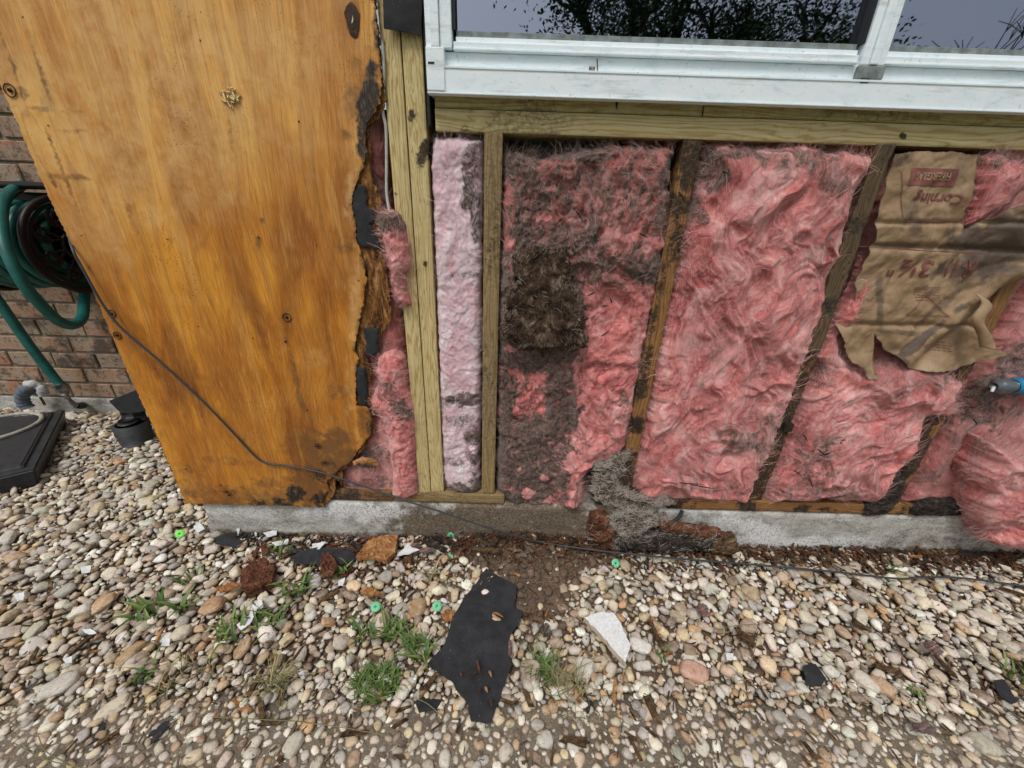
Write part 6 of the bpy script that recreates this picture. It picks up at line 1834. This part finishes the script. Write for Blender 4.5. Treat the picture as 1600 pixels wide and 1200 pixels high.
for i, (lb, px, py, n, h, sp, mt, w) in enumerate(GT): tuft(lb, px, py, n, h, sp, M[mt], w, 0.75, seed=10 + i)

# ---- mulch, bark crumbs and straw: uncountable litter, one object
def litter(name, n, fn, mat, size, seed):
    r_ = np.random.default_rng(seed)
    V, F_ = [], []
    k = 0
    while k < n:
        x, y = fn(r_)
        z = float(ground_z(np.array([x]), np.array([y]))[0]) + r_.uniform(0.004, 0.026)
        if y < PATH_Y: z = 0.012
        l = size * r_.lognormal(0, 0.5); w = l * r_.uniform(0.12, 0.4); h = w * 0.35
        a, tl = r_.uniform(0, math.pi), r_.normal(0, 0.25)
        ca, sa = math.cos(a), math.sin(a)
        s = len(V)
        for (p, q, r0) in ((-1, -.7, -1), (1, -.5, -1), (1.1, .4, -1), (-.9, .8, -1), (-1, -.6, 1), (.9, -.5, 1), (1, .5, 1), (-.8, .7, 1)):
            lx, ly, lz = p * l * r_.uniform(.7, 1.1), q * w, r0 * h + p * l * math.sin(tl)
            V.append((x + lx * ca - ly * sa, y + lx * sa + ly * ca, z + lz))
        F_ += [(s, s + 3, s + 2, s + 1), (s + 4, s + 5, s + 6, s + 7), (s, s + 1, s + 5, s + 4), (s + 1, s + 2, s + 6, s + 5), (s + 2, s + 3, s + 7, s + 6), (s + 3, s, s + 4, s + 7)]
        k += 1
    return mobj(name, np.array(V), np.array(F_), mat, None, None, False, 'stuff')


litter('wood_mulch', 1500, lambda r: (r.uniform(-0.05, 1.9), -0.004 - abs(r.normal(0, 0.040))), M['rotred'], 0.008, 1)
litter('wood_mulch', 1400, lambda r: (r.uniform(-0.1, 1.9), -0.004 - abs(r.normal(0, 0.045))), M['rotbrown'], 0.008, 11)
litter('wood_mulch', 900, lambda r: (r.uniform(-0.9, 1.9), -0.004 - abs(r.normal(0, 0.035))), M['rotblack'], 0.009, 2)
litter('bark_crumbs', 600, lambda r: (r.uniform(-0.75, -0.1), -0.006 - abs(r.normal(0, 0.07))), M['rotred'], 0.009, 3)
litter('bark_crumbs', 900, lambda r: (r.uniform(-1.6, 1.9), r.uniform(-0.56, -0.02)), M['rotbrown'], 0.009, 4)
litter('wood_crumbs', 350, lambda r: (r.uniform(-1.2, 1.7), r.uniform(-0.5, -0.02)), M['woodchip'], 0.006, 5)
litter('soil_crumbs', 1200, lambda r: (r.uniform(-1.3, 1.5), r.uniform(-0.62, -0.30)), M['soil'], 0.004, 16)
litter('foam_crumbs', 260, lambda r: (r.uniform(-1.2, 1.6), r.uniform(-0.62, -0.02)), M['chip'], 0.003, 6)
# dry stems
sr = random.Random(9)
ST = [(1185, 985, 1172, 1040), (1100, 1000, 1180, 975), (610, 1150, 470, 1128), (20, 1160, 130, 1200), (640, 1088, 690, 1118), (330, 1120, 480, 1128), (1340, 930, 1420, 990), (1260, 1000, 1330, 1060), (180, 1010, 240, 960), (880, 1120, 960, 1150), (1440, 1120, 1380, 1060), (700, 920, 690, 905), (60, 1150, 110, 1195)]
STL = ['curved straw stem upright right of the foam board', 'straw stem slanting up right of the foam board', 'long straw stem crossing the path, bottom left', 'straw stem at the lower left photo corner', 'straw stem by the black scrap left of the felt sheet', 'long pale straw stem over the left of the path', 'straw stem slanting below the cable at right', 'straw stem in the middle of the right gravel', 'straw stem by the grass at far left', 'straw stem below the dry grass tuft', 'straw stem leaning in the lower right gravel', 'short straw stem beside the thin weed by the soil', 'straw stem beside the long black scrap at lower left']
for i, (a, b, c, d_) in enumerate(ST):
    p, q = G(a, b, .018 if b < 1060 else .014), G(c, d_, .018 if d_ < 1060 else .014)
    m_ = (p + q) / 2 + np.array([sr.uniform(-.01, .01), sr.uniform(-.01, .01), .006])
    o = tube('dry_stem', [p, m_, q], 0.0008, M['drygrass'], None, 5); tag(o, STL[i], 'stem', 'dry stems on the gravel')

# pink fluff fallen on the ground
for i, (px, py, rx, ry) in enumerate(((668, 858, 14, 5), (650, 850, 9, 3), (797, 1010, 3, 14), (1100, 950, 8, 10), (1445, 1135, 16, 6), (1460, 1010, 10, 8))):
    sh, f = pebble_shapes(3, 24, 77)
    g = G(px, py, .036); a_ = np.linalg.norm(G(px + rx, py, .036) - g); b_ = np.linalg.norm(G(px, py + ry, .036) - g)
    v = sh[i] * np.array([a_, b_, .008]); v = v * (0.6 + .6 * ridged(v[:, 0] * 160, v[:, 1] * 160, v[:, 2] * 160 + i, 3, 0.7)[:, None])
    o = mobj('insulation_fluff', v, f, M['insdark'] if i in (1, 4) else M['ins'], None, {'dirt': np.full(len(v), .62), 'wet': np.zeros(len(v))}); o.location = g - np.array([0, 0, .006])
    tag(o, ['pink fluff on the soil just left of the standing nail cap', 'small pink-brown fluff wisp left of the fluff by the nail cap', 'thin pink fluff strip on the right edge of the felt sheet', 'small pink sliver in the gravel right of the foam board', 'flat pink fluff in the lower right path edge', 'pink fluff bit in the right gravel'][i], 'insulation', 'bits of pink fluff on the ground')

# ================================================================== YARD BEHIND THE CAMERA (seen in the glass)
def mirror_pt(px, py, dist):
    """where the pane shows that spot of the yard"""
    p = W(px, py, gl_y); d = ray(px, py); d = d / np.linalg.norm(d); d[1] = -d[1]
    return p + d * dist / abs(d[1])


def limb(V, F_, p, q, r0, r1, n=7):
    a, b = tube_arrays(np.array([p, (p + q) / 2 + np.array([0, 0, .03]), q]), np.array([r0, (r0 + r1) / 2, r1]), n); s = len(V)
    V += [tuple(x) for x in a]; F_ += [tuple(i + s for i in f) for f in b]


def oak(label, base, height, cw, seed, nl=2600, cz0=0.30, leaf=0.045, bare=False):
    r_ = random.Random(seed); root = thing('oak_tree', label, 'tree', base, 'oak trees in the yard behind the camera')
    V, F_ = [], []
    b0 = np.array([0.0, 0, 0]); t0 = np.array([r_.uniform(-.2, .2), 0, height * .45])
    limb(V, F_, b0, t0, height * .035, height * .024); tips = []

    def grow(p, dirv, L, r0, depth):
        q = p + dirv * L; limb(V, F_, p, q, r0, r0 * .62, 6)
        if depth == 0: tips.append(q); return
        for _ in range(3 if depth > 1 else 3):
            nd = dirv + np.array([r_.gauss(0, .55), r_.gauss(0, .55), r_.gauss(0.05, .35)]); nd /= np.linalg.norm(nd)
            grow(q, nd, L * r_.uniform(.6, .85), r0 * .6, depth - 1)
            tips.append(q)
    for k in range(5):
        a = k * 1.256 + r_.uniform(-.3, .3); dv = np.array([math.cos(a), math.sin(a), .75]); dv /= np.linalg.norm(dv)
        grow(t0 * r_.uniform(.75, 1), dv, cw * .42, height * (.005 if bare else .014), 3)
    tr_ = mobj('trunk', np.array(V), F_, M['bark'], None); tr_.parent = root
    if bare: return root
    LV, LF, TN = [], [], []
    cl = [tips[r_.randrange(len(tips))] + np.array([r_.gauss(0, .3), r_.gauss(0, .3), r_.gauss(0, .25)]) for _ in range(nl // 22)]
    for c in cl:
        tn = r_.random()
        for _ in range(22):
            p = c + np.array([r_.gauss(0, .22), r_.gauss(0, .22), r_.gauss(0, .16)])
            u = np.array([r_.gauss(0, 1), r_.gauss(0, 1), r_.gauss(0, .6)]); u /= np.linalg.norm(u); w = np.cross(u, [r_.gauss(0, 1), r_.gauss(0, 1), 1]); w /= np.linalg.norm(w) + 1e-9
            s = len(LV); l = leaf * r_.uniform(.6, 1.3)
            LV += [tuple(p - u * l), tuple(p + w * l * .5), tuple(p + u * l), tuple(p - w * l * .5)]; LF.append((s, s + 1, s + 2, s + 3)); TN += [min(1, max(0, tn + r_.uniform(-.3, .3)))] * 4
    lo = mobj('crown', np.array(LV), np.array(LF), M['leaf'], None, {'tone': TN}, False); lo.parent = root
    return root


for i, (px, py, ds, hh, cw, nl, lab) in enumerate(((965, 30, 9.0, 8.6, 1.7, 9000, 'dense oak reflected in the left part of the window'), (1095, 30, 9.5, 9.2, 1.9, 10000, 'dense oak reflected in the middle of the left pane'),
                                              (1215, 30, 9.0, 8.8, 1.6, 9000, 'dense oak reflected near the curtain strip'), (695, 70, 11.0, 7.4, 0.9, 2600, 'small shrub-like oak reflected at the left end of the pane'))):
    p = mirror_pt(px, py, ds)
    oak(lab, (p[0], p[1], -0.06), hh, cw, 31 + i, nl)
p = mirror_pt(1470, 40, 8.0)
oak('leafless oak whose bare branches show in the right pane', (p[0] + .6, p[1], -0.06), 6.6, 1.7, 44, bare=True)

# ---- sub-parts: pieces that belong to one part of their thing
def kids(o, base): return [c for c in COL.objects if c.parent == o and c.name.split('.')[0] == base]


def under(child, part):
    child.parent = part; child.matrix_parent_inverse = Matrix.Identity(4)


sashes = kids(win, 'sash_rail')
for base in ('glass_pane', 'glazing_bead', 'sash_lip', 'sash_step'):
    for c_, p_ in zip(kids(win, base), sashes): under(c_, p_)
for c_, p_ in zip(kids(ply, 'screw_ring'), kids(ply, 'screw')): under(c_, p_)
for c_ in kids(ply, 'knot_core'): under(c_, kids(ply, 'knot')[0])
for c_ in kids(win, 'corner_slot'): under(c_, kids(win, 'corner_block')[0])
for base in ('printed_text', 'printed_line', 'logo_box'):
    for c_ in kids(kp, base): under(c_, kids(kp, 'paper_sheet')[0])
rim = kids(reel, 'flange_rim')[0]
for base in ('scroll', 'spoke'):
    for c_ in kids(reel, base): under(c_, rim)
for c_ in kids(dz, 'pot_cap'): under(c_, kids(dz, 'round_pot')[0])
